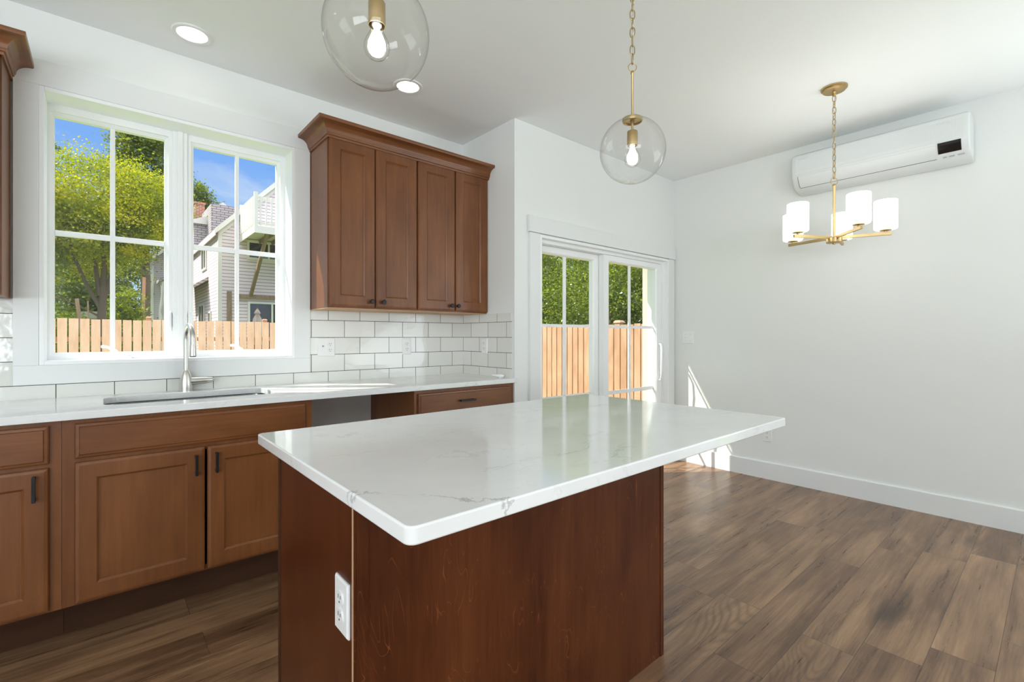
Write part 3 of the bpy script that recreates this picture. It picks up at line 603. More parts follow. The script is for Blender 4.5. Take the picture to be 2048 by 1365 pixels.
# ------------------------------------------------------------------ outlets and switches (built facing -Y at the origin)
def outlet_root(label, loc, rz, group='electrical plates'):
    o = thing('wall_outlet', label, 'outlet', loc, group); o.rotation_euler = (0, 0, rz); return o
def lk(name, bm, mat, parent, **kw):   # local coordinates
    bmesh.ops.recalc_face_normals(bm, faces=bm.faces); me = bpy.data.meshes.new(name); bm.to_mesh(me); bm.free(); me.materials.append(MAT[mat])
    o = bpy.data.objects.new(name, me); COL.objects.link(o); o.parent = parent
    if kw.get('bevel'):
        m = o.modifiers.new('edge', 'BEVEL'); m.width = kw['bevel']; m.segments = 2
    return o
def plate(root, w, h):
    lk('plate', loops(B(), [[(-w + i, y, -h + i), (w - i, y, -h + i), (w - i, y, h - i), (-w + i, y, h - i)] for i, y in ((0, 0), (0, -.003), (.004, -.0065))]), 'plastic_white', root)
def duplex(root, cx):
    for s in (-1, 1):
        z = s * .0195; bm = B(); poly = [(cx + .0165 * math.cos(a) * (1 if abs(math.cos(a)) < .85 else 1), z + .0165 * max(-.82, min(.82, math.sin(a)))) for a in [2 * PI * k / 28 for k in range(28)]]
        prism(bm, poly, 'Y', -.0095, -.0064); r = lk('receptacle', bm, 'plastic_white', root)
        for dx, hh in ((-.006, .0045), (.006, .0036)):
            bm = B(); box(bm, cx + dx - .0011, cx + dx + .0011, -.0100, -.0094, z + .003 - hh, z + .003 + hh); lk('slot', bm, 'slot_dark', r)
        bm = lathe(B(), [(0, 0), (.0024, 0), (.0024, .0006), (0, .0006)], (cx, -.0094, z - .0085), 10, (0, -1, 0)); lk('slot', bm, 'slot_dark', r)
    bm = lathe(B(), [(0, 0), (.003, 0), (.002, .001), (0, .0012)], (cx, -.0064, 0), 10, (0, -1, 0)); lk('screw', bm, 'plastic_white', root)
def toggle(root, cx):
    bm = B(); box(bm, cx - .005, cx + .005, -.0075, -.0064, -.012, .012); s = lk('switch_slot', bm, 'plastic_white', root)
    bm = loops(B(), [[(cx + a * .0042, y, z + bb * .004) for a, bb in ((-1, -1), (1, -1), (1, 1), (-1, 1))] for y, z in ((-.0075, 0), (-.018, .007))]); lk('toggle', bm, 'plastic_white', s)
    for z in (-.030, .030):
        bm = lathe(B(), [(0, 0), (.003, 0), (.002, .001), (0, .0012)], (cx, -.0064, z), 10, (0, -1, 0)); lk('screw', bm, 'mark_grey', root)
o = outlet_root('wide white two-gang plate with a button and an outlet on the tile nearest the window', (1.102, yt, 1.137), 0); plate(o, .056, .060); duplex(o, .023)
bm = B(); box(bm, -.034, -.012, -.0078, -.0064, -.033, .033); d = lk('dimmer', bm, 'plastic_white', o, bevel=.001); bm = lathe(B(), [(0, 0), (.006, 0), (.005, .006), (0, .007)], (-.023, -.0078, .006), 14, (0, -1, 0)); lk('button', bm, 'mark_grey', d)
o = outlet_root('white duplex outlet in the middle of the long tiled backsplash', (1.680, yt, 1.134), 0); plate(o, .035, .058); duplex(o, 0)
o = outlet_root('white duplex outlet on the short tiled side wall by the counter end', (XC - .008, 2.834, 1.135), -PI / 2); plate(o, .035, .058); duplex(o, 0)
o = outlet_root('white duplex outlet low on the right wall above the baseboard', (XR, 1.632, .372), -PI / 2); plate(o, .035, .058); duplex(o, 0)
o = outlet_root('white duplex outlet on the end of the dark wood island', (IX0 - .006, 1.046, .607), -PI / 2); plate(o, .037, .060); duplex(o, 0)
o = thing('light_switch', 'white two-toggle light switch plate on the right wall near the sliding door', 'light switch', (XR, 2.352, 1.196), 'electrical plates'); o.rotation_euler = (0, 0, -PI / 2)
plate(o, .058, .058); toggle(o, -.023); toggle(o, .023)

# ------------------------------------------------------------------ recessed lights
def can(label, x, y, r=.088):
    c = thing('recessed_light', label, 'ceiling light', (x, y, CEIL), 'recessed ceiling lights')
    link('trim_ring', lathe(B(), [(r * .74, -.001), (r * .76, -.006), (r * .95, -.007), (r, -.003), (r, 0), (r * .74, 0)], (x, y, CEIL), 40), 'plastic_white', c, smooth=True)
    link('lens', lathe(B(), [(0, -.0045), (r * .70, -.0042), (r * .745, -.002), (r * .745, -.0005), (0, -.0005)], (x, y, CEIL), 40), 'lamp_white', c, smooth=True)
can('round recessed ceiling light above the kitchen window', .345, 2.872)
can('round recessed ceiling light above the tall wall cabinet, half behind the nearer glass globe', 1.415, 2.612)

# ------------------------------------------------------------------ chains, pendants, chandelier
def chain(root, x, y, z0, z1, r, seed):
    """z0 = bottom, z1 = top; oval links turned alternately, with a cord through them"""
    rnd = random.Random(seed); n = max(2, round((z1 - z0) / .036)); p = (z1 - z0) / n
    cord = tube(B(), [(x + .004 * math.sin(k * 1.9), y + .004 * math.cos(k * 1.7), z0 + (z1 - z0) * k / 40) for k in range(41)], .0016, 6)
    c = link('chain', cord, 'mark_grey' if r > .0021 else 'brass', root, smooth=True)
    for k in range(n):
        zc = z0 + p * (k + .5); a = (k % 2) * PI / 2 + .7 + rnd.uniform(-.25, .25); hw, hh = .0095, p / 2 + .0028
        pts = []
        for j in range(16):
            t = 2 * PI * j / 16; s = hw * math.cos(t); h = hh * math.copysign(abs(math.sin(t)) ** .8, math.sin(t))
            pts.append((x + s * math.cos(a), y + s * math.sin(a), zc + h))
        link('link', tube(B(), pts, r, 8, closed=True), 'brass', c, smooth=True)
def loop_ring(root, x, y, z, R, r, ang):
    link('loop', tube(B(), [(x + R * math.cos(t) * math.cos(ang), y + R * math.cos(t) * math.sin(ang), z + R * math.sin(t)) for t in [2 * PI * k / 24 for k in range(24)]], r, 8, closed=True), 'brass', root, smooth=True)
VIEW = math.radians(49.2 - 90)     # rings hang square to the island's diagonal
def pendant(label, x, y, zc, R, seed):
    p = thing('globe_pendant', label, 'pendant light', (x, y, CEIL), 'glass globe pendants')
    link('canopy', lathe(B(), [(0, 0), (.062, 0), (.062, -.012), (.055, -.020), (.012, -.024), (.010, -.034), (0, -.034)], (x, y, CEIL), 32), 'brass', p, smooth=True)
    zt = zc + R * .9516
    chain(p, x, y, zt + .228, CEIL - .032, .0022, seed)
    loop_ring(p, x, y, zt + .214, .0165, .0018, VIEW)
    link('stem', lathe(B(), [(0, .200), (.006, .198), (.0075, .190), (.0050, .186), (.0048, -.055), (0, -.055)], (x, y, zt), 16), 'brass', p, smooth=True)
    link('holder', lathe(B(), [(.0052, .010), (.034, .009), (.0395, .006), (.0400, -.003), (.0385, -.007), (.0345, -.008), (.0335, -.003), (.009, -.002), (.0085, -.010), (.0052, -.012)], (x, y, zt), 40), 'brass', p, smooth=True, angle=28)
    link('socket', lathe(B(), [(.0045, -.044), (.0195, -.045), (.0210, -.048), (.0210, -.104), (.0195, -.104), (.0190, -.052), (.0045, -.052)], (x, y, zt), 32), 'brass', p, smooth=True, angle=30)
    prof = []
    for k in range(37):
        a = math.radians(17.9) + (PI - math.radians(17.9)) * k / 36; prof.append((R * math.sin(a), R * math.cos(a)))
    prof[-1] = (0, -R)
    link('globe', lathe(B(), prof, (x, y, zc), 64), 'globe_glass', p, smooth=True)
    zb = zt - .098
    bl = link('bulb', lathe(B(), [(.0125, 0), (.0135, -.010), (.017, -.022), (.024, -.036), (.0305, -.050), (.032, -.062), (.029, -.075), (.019, -.086), (.009, -.091), (0, -.0925)], (x, y, zb), 32), 'globe_glass', p, smooth=True)
    link('bulb_cap', lathe(B(), [(0, .01), (.012, .01), (.0125, -.006), (.008, -.012), (0, -.012)], (x, y, zb), 20), 'plastic_white', bl, smooth=True)
    link('filament', lathe(B(), [(0, -.012), (.006, -.015), (.014, -.030), (.021, -.048), (.0215, -.062), (.015, -.077), (0, -.084)], (x, y, zb), 16), 'filament_glow', bl, smooth=True)
pendant('nearer clear glass globe pendant cut off by the top edge of the photo', .523, 1.126, 1.968, .130, 1)
pendant('clear glass globe pendant on a brass chain above the far end of the island', 1.621, 1.134, 1.956, .130, 2)

cxh, cyh, zA = 3.409, .917, 1.812
ch = thing('chandelier', 'brass five-arm chandelier with white cylinder shades in front of the right wall', 'chandelier', (cxh, cyh, CEIL))
link('canopy', lathe(B(), [(0, 0), (.070, 0), (.070, -.008), (.060, -.010), (.060, -.020), (.052, -.024), (.013, -.027), (.010, -.034), (.012, -.045), (.006, -.052), (0, -.052)], (cxh, cyh, CEIL), 36), 'brass', ch, smooth=True)
chain(ch, cxh, cyh, 2.178, CEIL - .048, .0024, 5)
loop_ring(ch, cxh, cyh, 2.160, .021, .002, VIEW)
link('stem', lathe(B(), [(0, 2.145), (.009, 2.143), (.0105, 2.132), (.0075, 2.128), (.0075, zA), (0, zA)], (cxh, cyh, 0), 18), 'brass', ch, smooth=True)
link('hub', lathe(B(), [(0, .018), (.040, .017), (.042, .014), (.042, -.012), (.040, -.014), (.009, -.015), (.009, -.022), (.006, -.024), (0, -.024)], (cxh, cyh, zA - .016), 32), 'brass', ch, smooth=True)
for k in range(5):
    a = 5.1229 - k * 2 * PI / 5; dx, dy = math.cos(a), math.sin(a); ra = .255
    sx, sy = cxh + ra * dx, cyh + ra * dy; zt = zA + .009
    ar = link('arm', bar(B(), (cxh + .018 * dx, cyh + .018 * dy, zA + .002), (cxh + (ra + .028) * dx, cyh + (ra + .028) * dy, zA + .002), .013, .018), 'brass', ch, bevel=.001)
    link('shade_seat', lathe(B(), [(0, 0), (.007, 0), (.007, .008), (.030, .012), (.030, .017), (0, .017)], (sx, sy, zA + .010), 24), 'brass', ar, smooth=True)
    r = .058
    link('shade', lathe(B(), [(0, 0), (r * .88, 0), (r * .97, .004), (r, .014), (r, .168), (r - .002, .170), (r - .005, .168), (r - .005, .016), (r * .85, .006), (0, .006)], (sx, sy, zA + .0275), 36), 'shade_glow', ch, smooth=True)

# ------------------------------------------------------------------ wall air conditioner
AY0, AY1 = .372, 1.372
ac = thing('air_conditioner', 'long white wall-mounted air conditioner high on the right wall', 'air conditioner', (XR, .872, 2.33))
def acp(z):   # depth of the front at height z (0 bottom .. top)
    return z
prof = [(0, 2.612), (-.150, 2.612), (-.190, 2.606), (-.207, 2.592), (-.214, 2.570), (-.216, 2.470), (-.212, 2.440), (-.200, 2.408), (-.172, 2.372), (-.135, 2.348), (-.080, 2.334), (0, 2.328)]
bm = B(); rings = []
for y, s in ((AY0, .012), (AY0 + .006, .004), (AY0 + .018, 0), (AY1 - .018, 0), (AY1 - .006, .004), (AY1, .012)):
    rings.append([(XR - .012 + min(0, d + (s if d < -.05 else 0)), y, z - (s if z > 2.6 else -s * .5 if z < 2.34 else 0)) for d, z in prof])
loops(bm, rings); link('casing', bm, 'appliance_white', ac, smooth=True, angle=30)
bm = B(); box(bm, XR - .012, XR, AY0 + .02, AY1 - .02, 2.345, 2.60); link('back_plate', bm, 'mark_grey', ac)
bm = B(); fr = [(-.2145 - .0015, 2.572), (-.2165 - .0015, 2.470), (-.2135 - .001, 2.446)]
loops(bm, [[(XR - .012 + d, y, z) for d, z in fr] + [(XR - .012 + d + .004, y, z) for d, z in fr[::-1]] for y in (AY0 + .03, AY1 - .03)]); link('grille', bm, 'perforated_white', ac)
# louver: a slightly proud flap along the lower curve, with the dark gap round it
def lower(off): return [(d - off * .75, z - off * .65) for d, z in ((-.2095, 2.432), (-.200, 2.408), (-.172, 2.372), (-.150, 2.358))]
pf = lower(.0014); ya, yb = AY0 + .160, AY1 - .045
bm = loops(B(), [[(XR - .012 + d, y, z) for d, z in pf] + [(XR - .012 + d + .003, y, z + .003) for d, z in pf[::-1]] for y in (ya, yb)]); lv = link('louver', bm, 'appliance_white', ac, smooth=True, angle=30)
bm = B(); bar(bm, (XR - .012 - .1497, ya, 2.3560), (XR - .012 - .1497, yb, 2.3560), .0022, .0022)
for (d0, z0), (d1, z1) in zip(pf, pf[1:]): bar(bm, (XR - .012 + d0 - .0004, yb + .0012, z0), (XR - .012 + d1 - .0004, yb + .0012, z1), .0024, .0020)
link('louver_gap', bm, 'slot_dark', lv)
pf = [(-.2130, 2.438), (-.200, 2.405), (-.178, 2.378)]
bm = loops(B(), [[(XR - .012 + d - .0018, y, z - .001) for d, z in pf] + [(XR - .012 + d + .003, y, z + .003) for d, z in pf[::-1]] for y in (AY0 + .040, AY0 + .150)]); link('display', bm, 'display_black', ac, smooth=True)
for ya, yb in ((AY0 + .075, AY0 + .102), (AY0 + .028, AY0 + .060), (AY0 + .112, AY0 + .130)):
    bm = B(); bar(bm, (XR - .012 - .1545, ya, 2.3575), (XR - .012 - .1545, yb, 2.3575), .006, .008); link('marking', bm, 'mark_grey', ac)
def lettering(text, y, z, size):
    cu = bpy.data.curves.new('text', 'FONT'); cu.body = text; cu.size = size; cu.extrude = .0003; cu.align_x = 'LEFT'; cu.space_character = 1.25
    tmp = bpy.data.objects.new('text', cu); me = bpy.data.meshes.new_from_object(tmp); bpy.data.objects.remove(tmp); bpy.data.curves.remove(cu); me.name = 'lettering'
    me.materials.clear(); me.materials.append(MAT['print_grey']); o = bpy.data.objects.new('lettering', me); COL.objects.link(o); o.parent = ac
    o.location = Vector((XR - .012 - .2172, y, z)) - ac.location; o.rotation_euler = (PI / 2, 0, -PI / 2)
lettering('SAMSUNG', AY1 - .048, 2.556, .013); lettering('WindFree', AY0 + .155, 2.556, .013)

# ------------------------------------------------------------------ outside: ground, house shell, fences
GZ = -.45
b = B(); box(b, -40, 45, 3.6, 90, GZ - .3, GZ); box(b, 4.8, 45, -10, 3.6, GZ - .3, GZ); struct(link('ground', b, 'lawn'))
b = B(); box(b, 2.35, 4.8, 2.70, 3.6, GZ - .3, -.14); struct(link('patio_slab', b, 'concrete'))
b = B(); box(b, 2.335, 5.2, 2.70, 3.365, 2.742, 2.90); struct(link('roof_overhang', b, 'old_white_paint'))
b = B(); box(b, 4.452, 4.62, 2.70, 2.985, -.14, 2.74); struct(link('wall_porch', b, 'stucco_beige'))

fe = thing('picket_fence', 'pale new wood picket fence with gaps, seen through the kitchen window', 'fence', (1.2, 12.4, GZ))
rnd = random.Random(4); x = -1.6
while x < 3.9:
    h = 1.545 + rnd.uniform(-.012, .012); bm = B(); box(bm, x, x + .137, 12.38, 12.40, GZ + .03, h); link('picket', bm, 'cedar', fe); x += .160
for z in (.05, 1.15):
    bm = B(); box(bm, -1.7, 4.0, 12.401, 12.441, z - .045, z + .045); link('rail', bm, 'cedar_warm', fe)
for px in (-1.45, .74, 2.95):
    bm = B(); box(bm, px - .045, px + .045, 12.442, 12.532, GZ, 1.585); po = link('post', bm, 'cedar_warm', fe)
    bm = loops(B(), [[(px + a * r, 12.487 + c * r, z) for a, c in ((-1, -1), (1, -1), (1, 1), (-1, 1))] for r, z in ((.052, 1.585), (.052, 1.60), (.03, 1.622))]); link('post_cap', bm, 'cedar_warm', po)
fe = thing('board_fence', 'tall warm cedar board fence behind the sliding door', 'fence', (7.1, 6.2, GZ))
y = 3.2; k = 0
while y < 9.4:
    bm = B(); box(bm, 7.050, 7.068, y, y + .121, GZ + .03, 1.425 + rnd.uniform(-.008, .012)); link('board', bm, 'cedar_warm', fe)
    bm = B(); box(bm, 7.0685, 7.088, y + .082, y + .190, GZ + .03, 1.418); link('board', bm, 'cedar_warm', fe); y += .143; k += 1
for z in (.1, 1.1):
    bm = B(); box(bm, 7.09, 7.13, 3.2, 9.6, z - .045, z + .045); link('rail', bm, 'cedar_warm', fe)
for py in (3.4, 5.31, 7.75):
    bm = B(); box(bm, 7.132, 7.232, py - .05, py + .05, GZ, 1.45); po = link('post', bm, 'cedar_warm', fe)
    bm = loops(B(), [[(7.182 + a * r, py + c * r, z) for a, c in ((-1, -1), (1, -1), (1, 1), (-1, 1))] for r, z in ((.075, 1.45), (.075, 1.475), (.05, 1.50))]); link('post_cap', bm, 'cedar_warm', po)

# ------------------------------------------------------------------ neighbours
h1 = thing('neighbor_house', 'pale mauve sided house with a white balcony seen in the right window sash', 'house', (5.6, 22, GZ))
X0, X1, HY0, HY1, EV = 2.975, 8.6, 18.6, 27.5, 4.86
SL = 1.04; XM = (X0 + X1) / 2; RZ = EV + SL * (XM - X0)
bm = B(); prism(bm, [(X0, GZ), (X1, GZ), (X1, EV), (XM, RZ), (X0, EV)], 'Y', HY0, HY1); link('wall', bm, 'siding_mauve', h1)
bm = B(); box(bm, X0 - .012, X0 + .10, HY0 - .014, HY0 + .001, GZ, EV); box(bm, X0 - .014, X0 + .001, HY0 - .012, HY0 + .10, GZ, EV - .02); link('corner_board', bm, 'old_white_paint', h1)
for s in (-1, 1):
    bm = B(); xe = XM + s * (XM - X0 + .10); ze = RZ - SL * (XM - X0 + .10)
    prism(bm, [(XM, RZ + .02), (xe, ze + .02), (xe, ze + .10), (XM, RZ + .10)], 'Y', HY0 - .10, HY1 + .3); rf = link('roof', bm, 'shingle', h1)
    bm = B(); prism(bm, [(XM, RZ - .10), (xe, ze - .10), (xe, ze + .095), (XM, RZ + .095)], 'Y', HY0 - .135, HY0 - .102); link('rake_board', bm, 'old_white_paint', rf)
    bm = B(); prism(bm, [(XM, RZ - .28), (XM + s * (XM - X0), EV - .28), (XM + s * (XM - X0), EV - .02), (XM, RZ - .02)], 'Y', HY0 - .03, HY0 - .001); link('frieze_board', bm, 'old_white_paint', rf)
bm = B(); box(bm, X0 - .12, X0 - .09, HY0 - .1, HY1, EV - .26, EV - .10); link('fascia', bm, 'old_white_paint', h1)
def house_window(root, x0, x1, z0, z1, y, split=True, axis='Y', mat='dark_pane', sill=True):
    fr = .07; bm = B()
    def bx(bm, a0, a1, c0, c1, d0, d1):
        if axis == 'Y': box(bm, a0, a1, y - d1, y - d0, c0, c1)
        else: box(bm, y - d1, y - d0, a0, a1, c0, c1)
    bx(bm, x0 - fr, x0, z0 - fr, z1 + fr, .001, .05); bx(bm, x1, x1 + fr, z0 - fr, z1 + fr, .001, .05); bx(bm, x0, x1, z0 - fr, z0, .001, .05); bx(bm, x0, x1, z1, z1 + fr, .001, .05)
    if split: bx(bm, (x0 + x1) / 2 - .03, (x0 + x1) / 2 + .03, z0, z1, .012, .045)
    f = link('window', bm, 'old_white_paint', root)
    bm = B(); bx(bm, x0, x1, z0, z1, .002, .010); link('pane', bm, mat, f)
house_window(h1, 3.90, 5.15, 3.98, 4.50, HY0); house_window(h1, 3.92, 5.35, GZ + .3, 2.36, HY0)
house_window(h1, 21.0, 21.95, 3.80, 4.58, X0, True, 'X'); house_window(h1, 20.0, 20.35, .7, 2.05, X0, False, 'X'); house_window(h1, 21.5, 22.6, .8, 2.4, X0, True, 'X')
bm = B(); bar(bm, (3.55, HY0 - .06, 2.60), (6.3, HY0 - .06, 2.60), .12, .14); link('ledger', bm, 'old_timber', h1)
bm = B(); box(bm, 3.22, 3.36, HY0 - .06, HY0 - .002, GZ, 2.75); link('downspout', bm, 'old_timber', h1)
# balcony: deck, joists, railing, brace
BX0, BX1, BY = 3.60, 6.0, 16.46
bm = B(); box(bm, BX0, BX1, BY, HY0, 4.63, 4.68); link('balcony_deck', bm, 'old_white_paint', h1)
bm = B(); box(bm, BX0, BX1, BY, BY + .04, 4.46, 4.63); box(bm, BX0, BX0 + .04, BY + .04, HY0, 4.46, 4.63); link('balcony_rim', bm, 'old_white_paint', h1)
for jx in (4.2, 4.6, 5.0, 5.4, 5.8):
    bm = B(); box(bm, jx, jx + .04, BY + .041, HY0, 4.48, 4.629); link('joist', bm, 'old_timber', h1)
for px, py in ((BX0 + .05, BY + .05), (BX1 - .05, BY + .05), (BX0 + .05, HY0 - .08)):
    bm = B(); box(bm, px - .05, px + .05, py - .05, py + .05, 4.681, 5.74); link('balcony_post', bm, 'old_white_paint', h1)
for (pa, pb) in (((BX0 + .1, BY + .05), (BX1 - .1, BY + .05)), ((BX0 + .05, BY + .1), (BX0 + .05, HY0 - .13))):
    for z in (4.78, 5.58):
        link('railing', bar(B(), (*pa, z), (*pb, z), .04, .07), 'old_white_paint', h1)
    n = 14 if pa[1] == pb[1] else 13
    for k in range(n):
        f = (k + .5) / n; px, py = pa[0] + (pb[0] - pa[0]) * f, pa[1] + (pb[1] - pa[1]) * f
        ox, oy = (0, -.045) if n == 14 else (-.045, 0)
        bm = B(); box(bm, px + ox - .022, px + ox + .022, py + oy - .022, py + oy + .022, 4.71, 5.62); link('baluster', bm, 'old_white_paint', h1)
link('brace', bar(B(), (4.00, BY + .16, 4.50), (3.93, HY0 - .10, 2.64), .10, .10), 'old_timber', h1)
# porch hood on the side wall, dormers, chimney
bm = prism(B(), [(X0, 3.30), (X0, 3.42), (X0 - .62, 2.98), (X0 - .62, 2.86)], 'Y', 20.6, 24.2); pr_ = link('porch_roof', bm, 'shingle', h1)
for py in (20.7, 24.0):
    bm = B(); box(bm, X0 - .60, X0 - .50, py, py + .1, GZ, 2.86); link('porch_post', bm, 'old_white_paint', pr_)
bm = B(); box(bm, 3.50, 4.75, 23.6, 26.0, 5.2, 6.86); dm = link('dormer', bm, 'shingle', h1)
bm = prism(B(), [(3.62, 6.861), (4.6, 6.861), (4.11, 7.22)], 'Y', 24.6, 26.2); link('dormer_gable', bm, 'old_white_paint', dm)
bm = B(); box(bm, 3.02, 3.499, 24.6, 26.0, 4.9, 6.12); dm = link('dormer', bm, 'shingle', h1)
bm = prism(B(), [(2.9, 6.121), (3.498, 6.121), (3.498, 6.50), (2.9, 6.24)], 'Y', 24.5, 26.0); link('dormer_roof', bm, 'old_white_paint', dm)
bm = B(); box(bm, 3.30, 3.70, 26.6, 27.1, 5.0, 7.45); box(bm, 3.27, 3.73, 26.57, 27.13, 7.451, 7.56); link('chimney', bm, 'brick_red', h1)

h2 = thing('neighbor_house', 'grey sided house farther back, partly hidden by the leafy yellow-green tree', 'house', (4.5, 38, GZ))
a0, a1, b0, b1, ev, sl = 2.10, 7.5, 34.0, 43.0, 5.75, .86; am = (a0 + a1) / 2; rz = ev + sl * (am - a0)
bm = prism(B(), [(a0, GZ), (a1, GZ), (a1, ev), (am, rz), (a0, ev)], 'Y', b0, b1); link('wall', bm, 'siding_grey', h2)
for s in (-1, 1):
    xe = am + s * (am - a0 + .42); ze = rz - sl * (am - a0 + .42)
    rf = link('roof', prism(B(), [(am, rz + .02), (xe, ze + .02), (xe, ze + .2), (am, rz + .2)], 'Y', b0 - .5, b1 + .4), 'shingle', h2)
    link('rake_board', prism(B(), [(am, rz - .22), (xe, ze - .22), (xe, ze + .19), (am, rz + .19)], 'Y', b0 - .56, b0 - .51), 'old_white_paint', rf)
bm = B(); box(bm, a0 - .02, a0 + .14, b0 - .02, b0 - .001, GZ, ev); link('corner_board', bm, 'old_white_paint', h2)
for y0_, y1_, z0_, z1_ in ((35.2, 36.8, 4.2, 5.4), (35.0, 38.0, 1.2, 3.2), (38.8, 41, 1.2, 3.2)): house_window(h2, y0_, y1_, z0_, z1_, a0, True, 'X')
pr_ = link('porch_roof', prism(B(), [(2.35, 4.20), (2.35, 4.36), (5.0, 6.0), (5.0, 5.84)], 'Y', 32.4, 33.98), 'shingle', h2)
bm = B(); box(bm, 2.5, 2.62, 32.5, 32.62, GZ, 4.25); link('porch_post', bm, 'old_white_paint', pr_)
# sheet of tarp hanging from the porch
bm = B(); g = [[bm.verts.new((2.42 + .11 * i + .05 * math.sin(j * .9 + i), 32.5 + .10 * math.sin(i * 1.7 + j * .4), (4.25 + .068 * i) * (1 - j / 9) + 1.2 * j / 9)) for i in range(5)] for j in range(10)]
for j in range(9):
    for i in range(4): bm.faces.new((g[j][i], g[j][i + 1], g[j + 1][i + 1], g[j + 1][i]))
bmesh.ops.solidify(bm, geom=bm.faces[:], thickness=.02); tag(link('tarp', bm, 'tarp_white', smooth=True), 'pale tarp hanging from the porch of the grey house', 'tarp')
um = thing('patio_umbrella', 'folded taupe patio umbrella standing before the patio door of the mauve house', 'umbrella', (3.69, 16.5, GZ))
link('pole', tube(B(), [(3.69, 16.5, GZ), (3.69, 16.5, 2.10)], .02, 10), 'old_timber', um, smooth=True)
prof = [(.02, 2.06), (.05, 2.0), (.075, 1.93), (.045, 1.90), (.10, 1.75), (.13, 1.5), (.15, 1.1), (.13, .95)]
bm = B(); rings = []
for r, z in prof: rings.append([(3.69 + r * (1 + .28 * math.cos(8 * t)) * math.cos(t), 16.5 + r * (1 + .28 * math.cos(8 * t)) * math.sin(t), z) for t in [2 * PI * k / 32 for k in range(32)]])
loops(bm, rings); link('canopy', bm, 'canvas_taupe', um, smooth=True)
sd = thing('garden_shed', 'low pale shed behind the trunk of the yellow-green tree', 'shed', (-.1, 21, GZ))
bm = B(); box(bm, -.75, .05, 20.0, 22, GZ, 1.78); link('wall', bm, 'old_white_paint', sd)
bm = prism(B(), [(-.85, 1.781), (.12, 1.781), (.12, 2.0), (-.5, 1.98)], 'Y', 19.9, 22.1); link('roof', bm, 'tarp_white', sd)
for lb, p, q_, wd in (('thick grey board leaning behind the picket fence, left of the tree trunk', (-.43, 14.5, 2.06), (-.17, 14.5, GZ), .07), ('thin grey stake standing behind the picket fence, just left of the tree trunk', (-.245, 14.62, 2.02), (-.20, 14.62, GZ), .03)):
    tag(link('garden_stake', bar(B(), p, q_, wd, .03), 'old_timber'), lb, 'stake', 'stakes behind the fence')
tag(link('utility_pole', tube(B(), [(1.10, 22.2, GZ), (1.18, 22.2, 3.4)], [.07, .05], 8), 'cedar_warm'), 'slim orange-brown pole standing left of the grey house', 'pole')

# ------------------------------------------------------------------ trees and shrubs
def foliage(blobs, n, size, seed, per=55, shell=.5):
    """many small folded leaves in flat sprays, the sprays hung on the skins of ellipsoids (x,y,z,rx,ry,rz)"""
    r = np.random.default_rng(seed); bl = np.array(blobs); vol = (bl[:, 3] * bl[:, 4] * bl[:, 5]) ** .67
    ns = max(30, n // per); sb = r.choice(len(bl), ns, p=vol / vol.sum()); d = r.normal(size=(ns, 3)); d /= np.linalg.norm(d, axis=1)[:, None]
    sc = bl[sb, :3] + d * bl[sb, 3:] * (shell + (1.02 - shell) * r.random(ns) ** .6)[:, None]
    sr = bl[sb, 3:].mean(1) * (.12 + .13 * r.random(ns))
    pick = r.integers(0, ns, n); g = r.normal(size=(n, 3)); g[:, 2] *= .45
    c = sc[pick] + g * sr[pick][:, None]; c[:, 2] -= .35 * (np.hypot(g[:, 0], g[:, 1]) ** 2) * sr[pick] * .3
    a = r.normal(size=(n, 3)) * .55; a[:, 2] += .55 * np.sign(r.normal(size=n) + 1.2); a /= np.linalg.norm(a, axis=1)[:, None]
    t = r.normal(size=(n, 3)); t -= a * (t * a).sum(1)[:, None]; t /= np.linalg.norm(t, axis=1)[:, None]; u = np.cross(a, t)
    s = (size * (.6 + .8 * r.random(n)))[:, None]
    P = np.stack([c - t * s * .5, c + u * s * .36 - a * s * .06, c + t * s * .5 - a * s * .18, c - u * s * .36 - a * s * .06], 1).reshape(-1, 3)
    me = bpy.data.meshes.new('crown'); me.vertices.add(len(P)); me.vertices.foreach_set('co', P.ravel())
    me.loops.add(4 * n); me.loops.foreach_set('vertex_index', np.arange(4 * n)); me.polygons.add(n); me.polygons.foreach_set('loop_start', np.arange(0, 4 * n, 4)); me.polygons.foreach_set('loop_total', np.full(n, 4))
    me.update(calc_edges=True); me.validate(); return me
def tree(name, label, cat, base, blobs, n, size, mat, seed, trunk=None, group=None, part='crown', per=55):
    t = thing(name, label, cat, base, group); rel = [(x - base[0], y - base[1], z - base[2], *q) for x, y, z, *q in blobs]
    me = foliage(rel, n, size, seed, per); me.name = part; me.materials.append(MAT[mat]); o = bpy.data.objects.new(part, me); COL.objects.link(o); o.parent = t
    if trunk:
        for k, (pts, rs) in enumerate(trunk): link('trunk' if k == 0 else 'branch', tube(B(), pts, rs, 10), 'bark', t, smooth=True)
    return t
def stem(x, y, h, r): return [([(x, y, GZ), (x + .1, y, GZ + h * .5), (x, y + .1, GZ + h)], [r, r * .8, r * .4])]
GT = 'trees behind the picket fence'
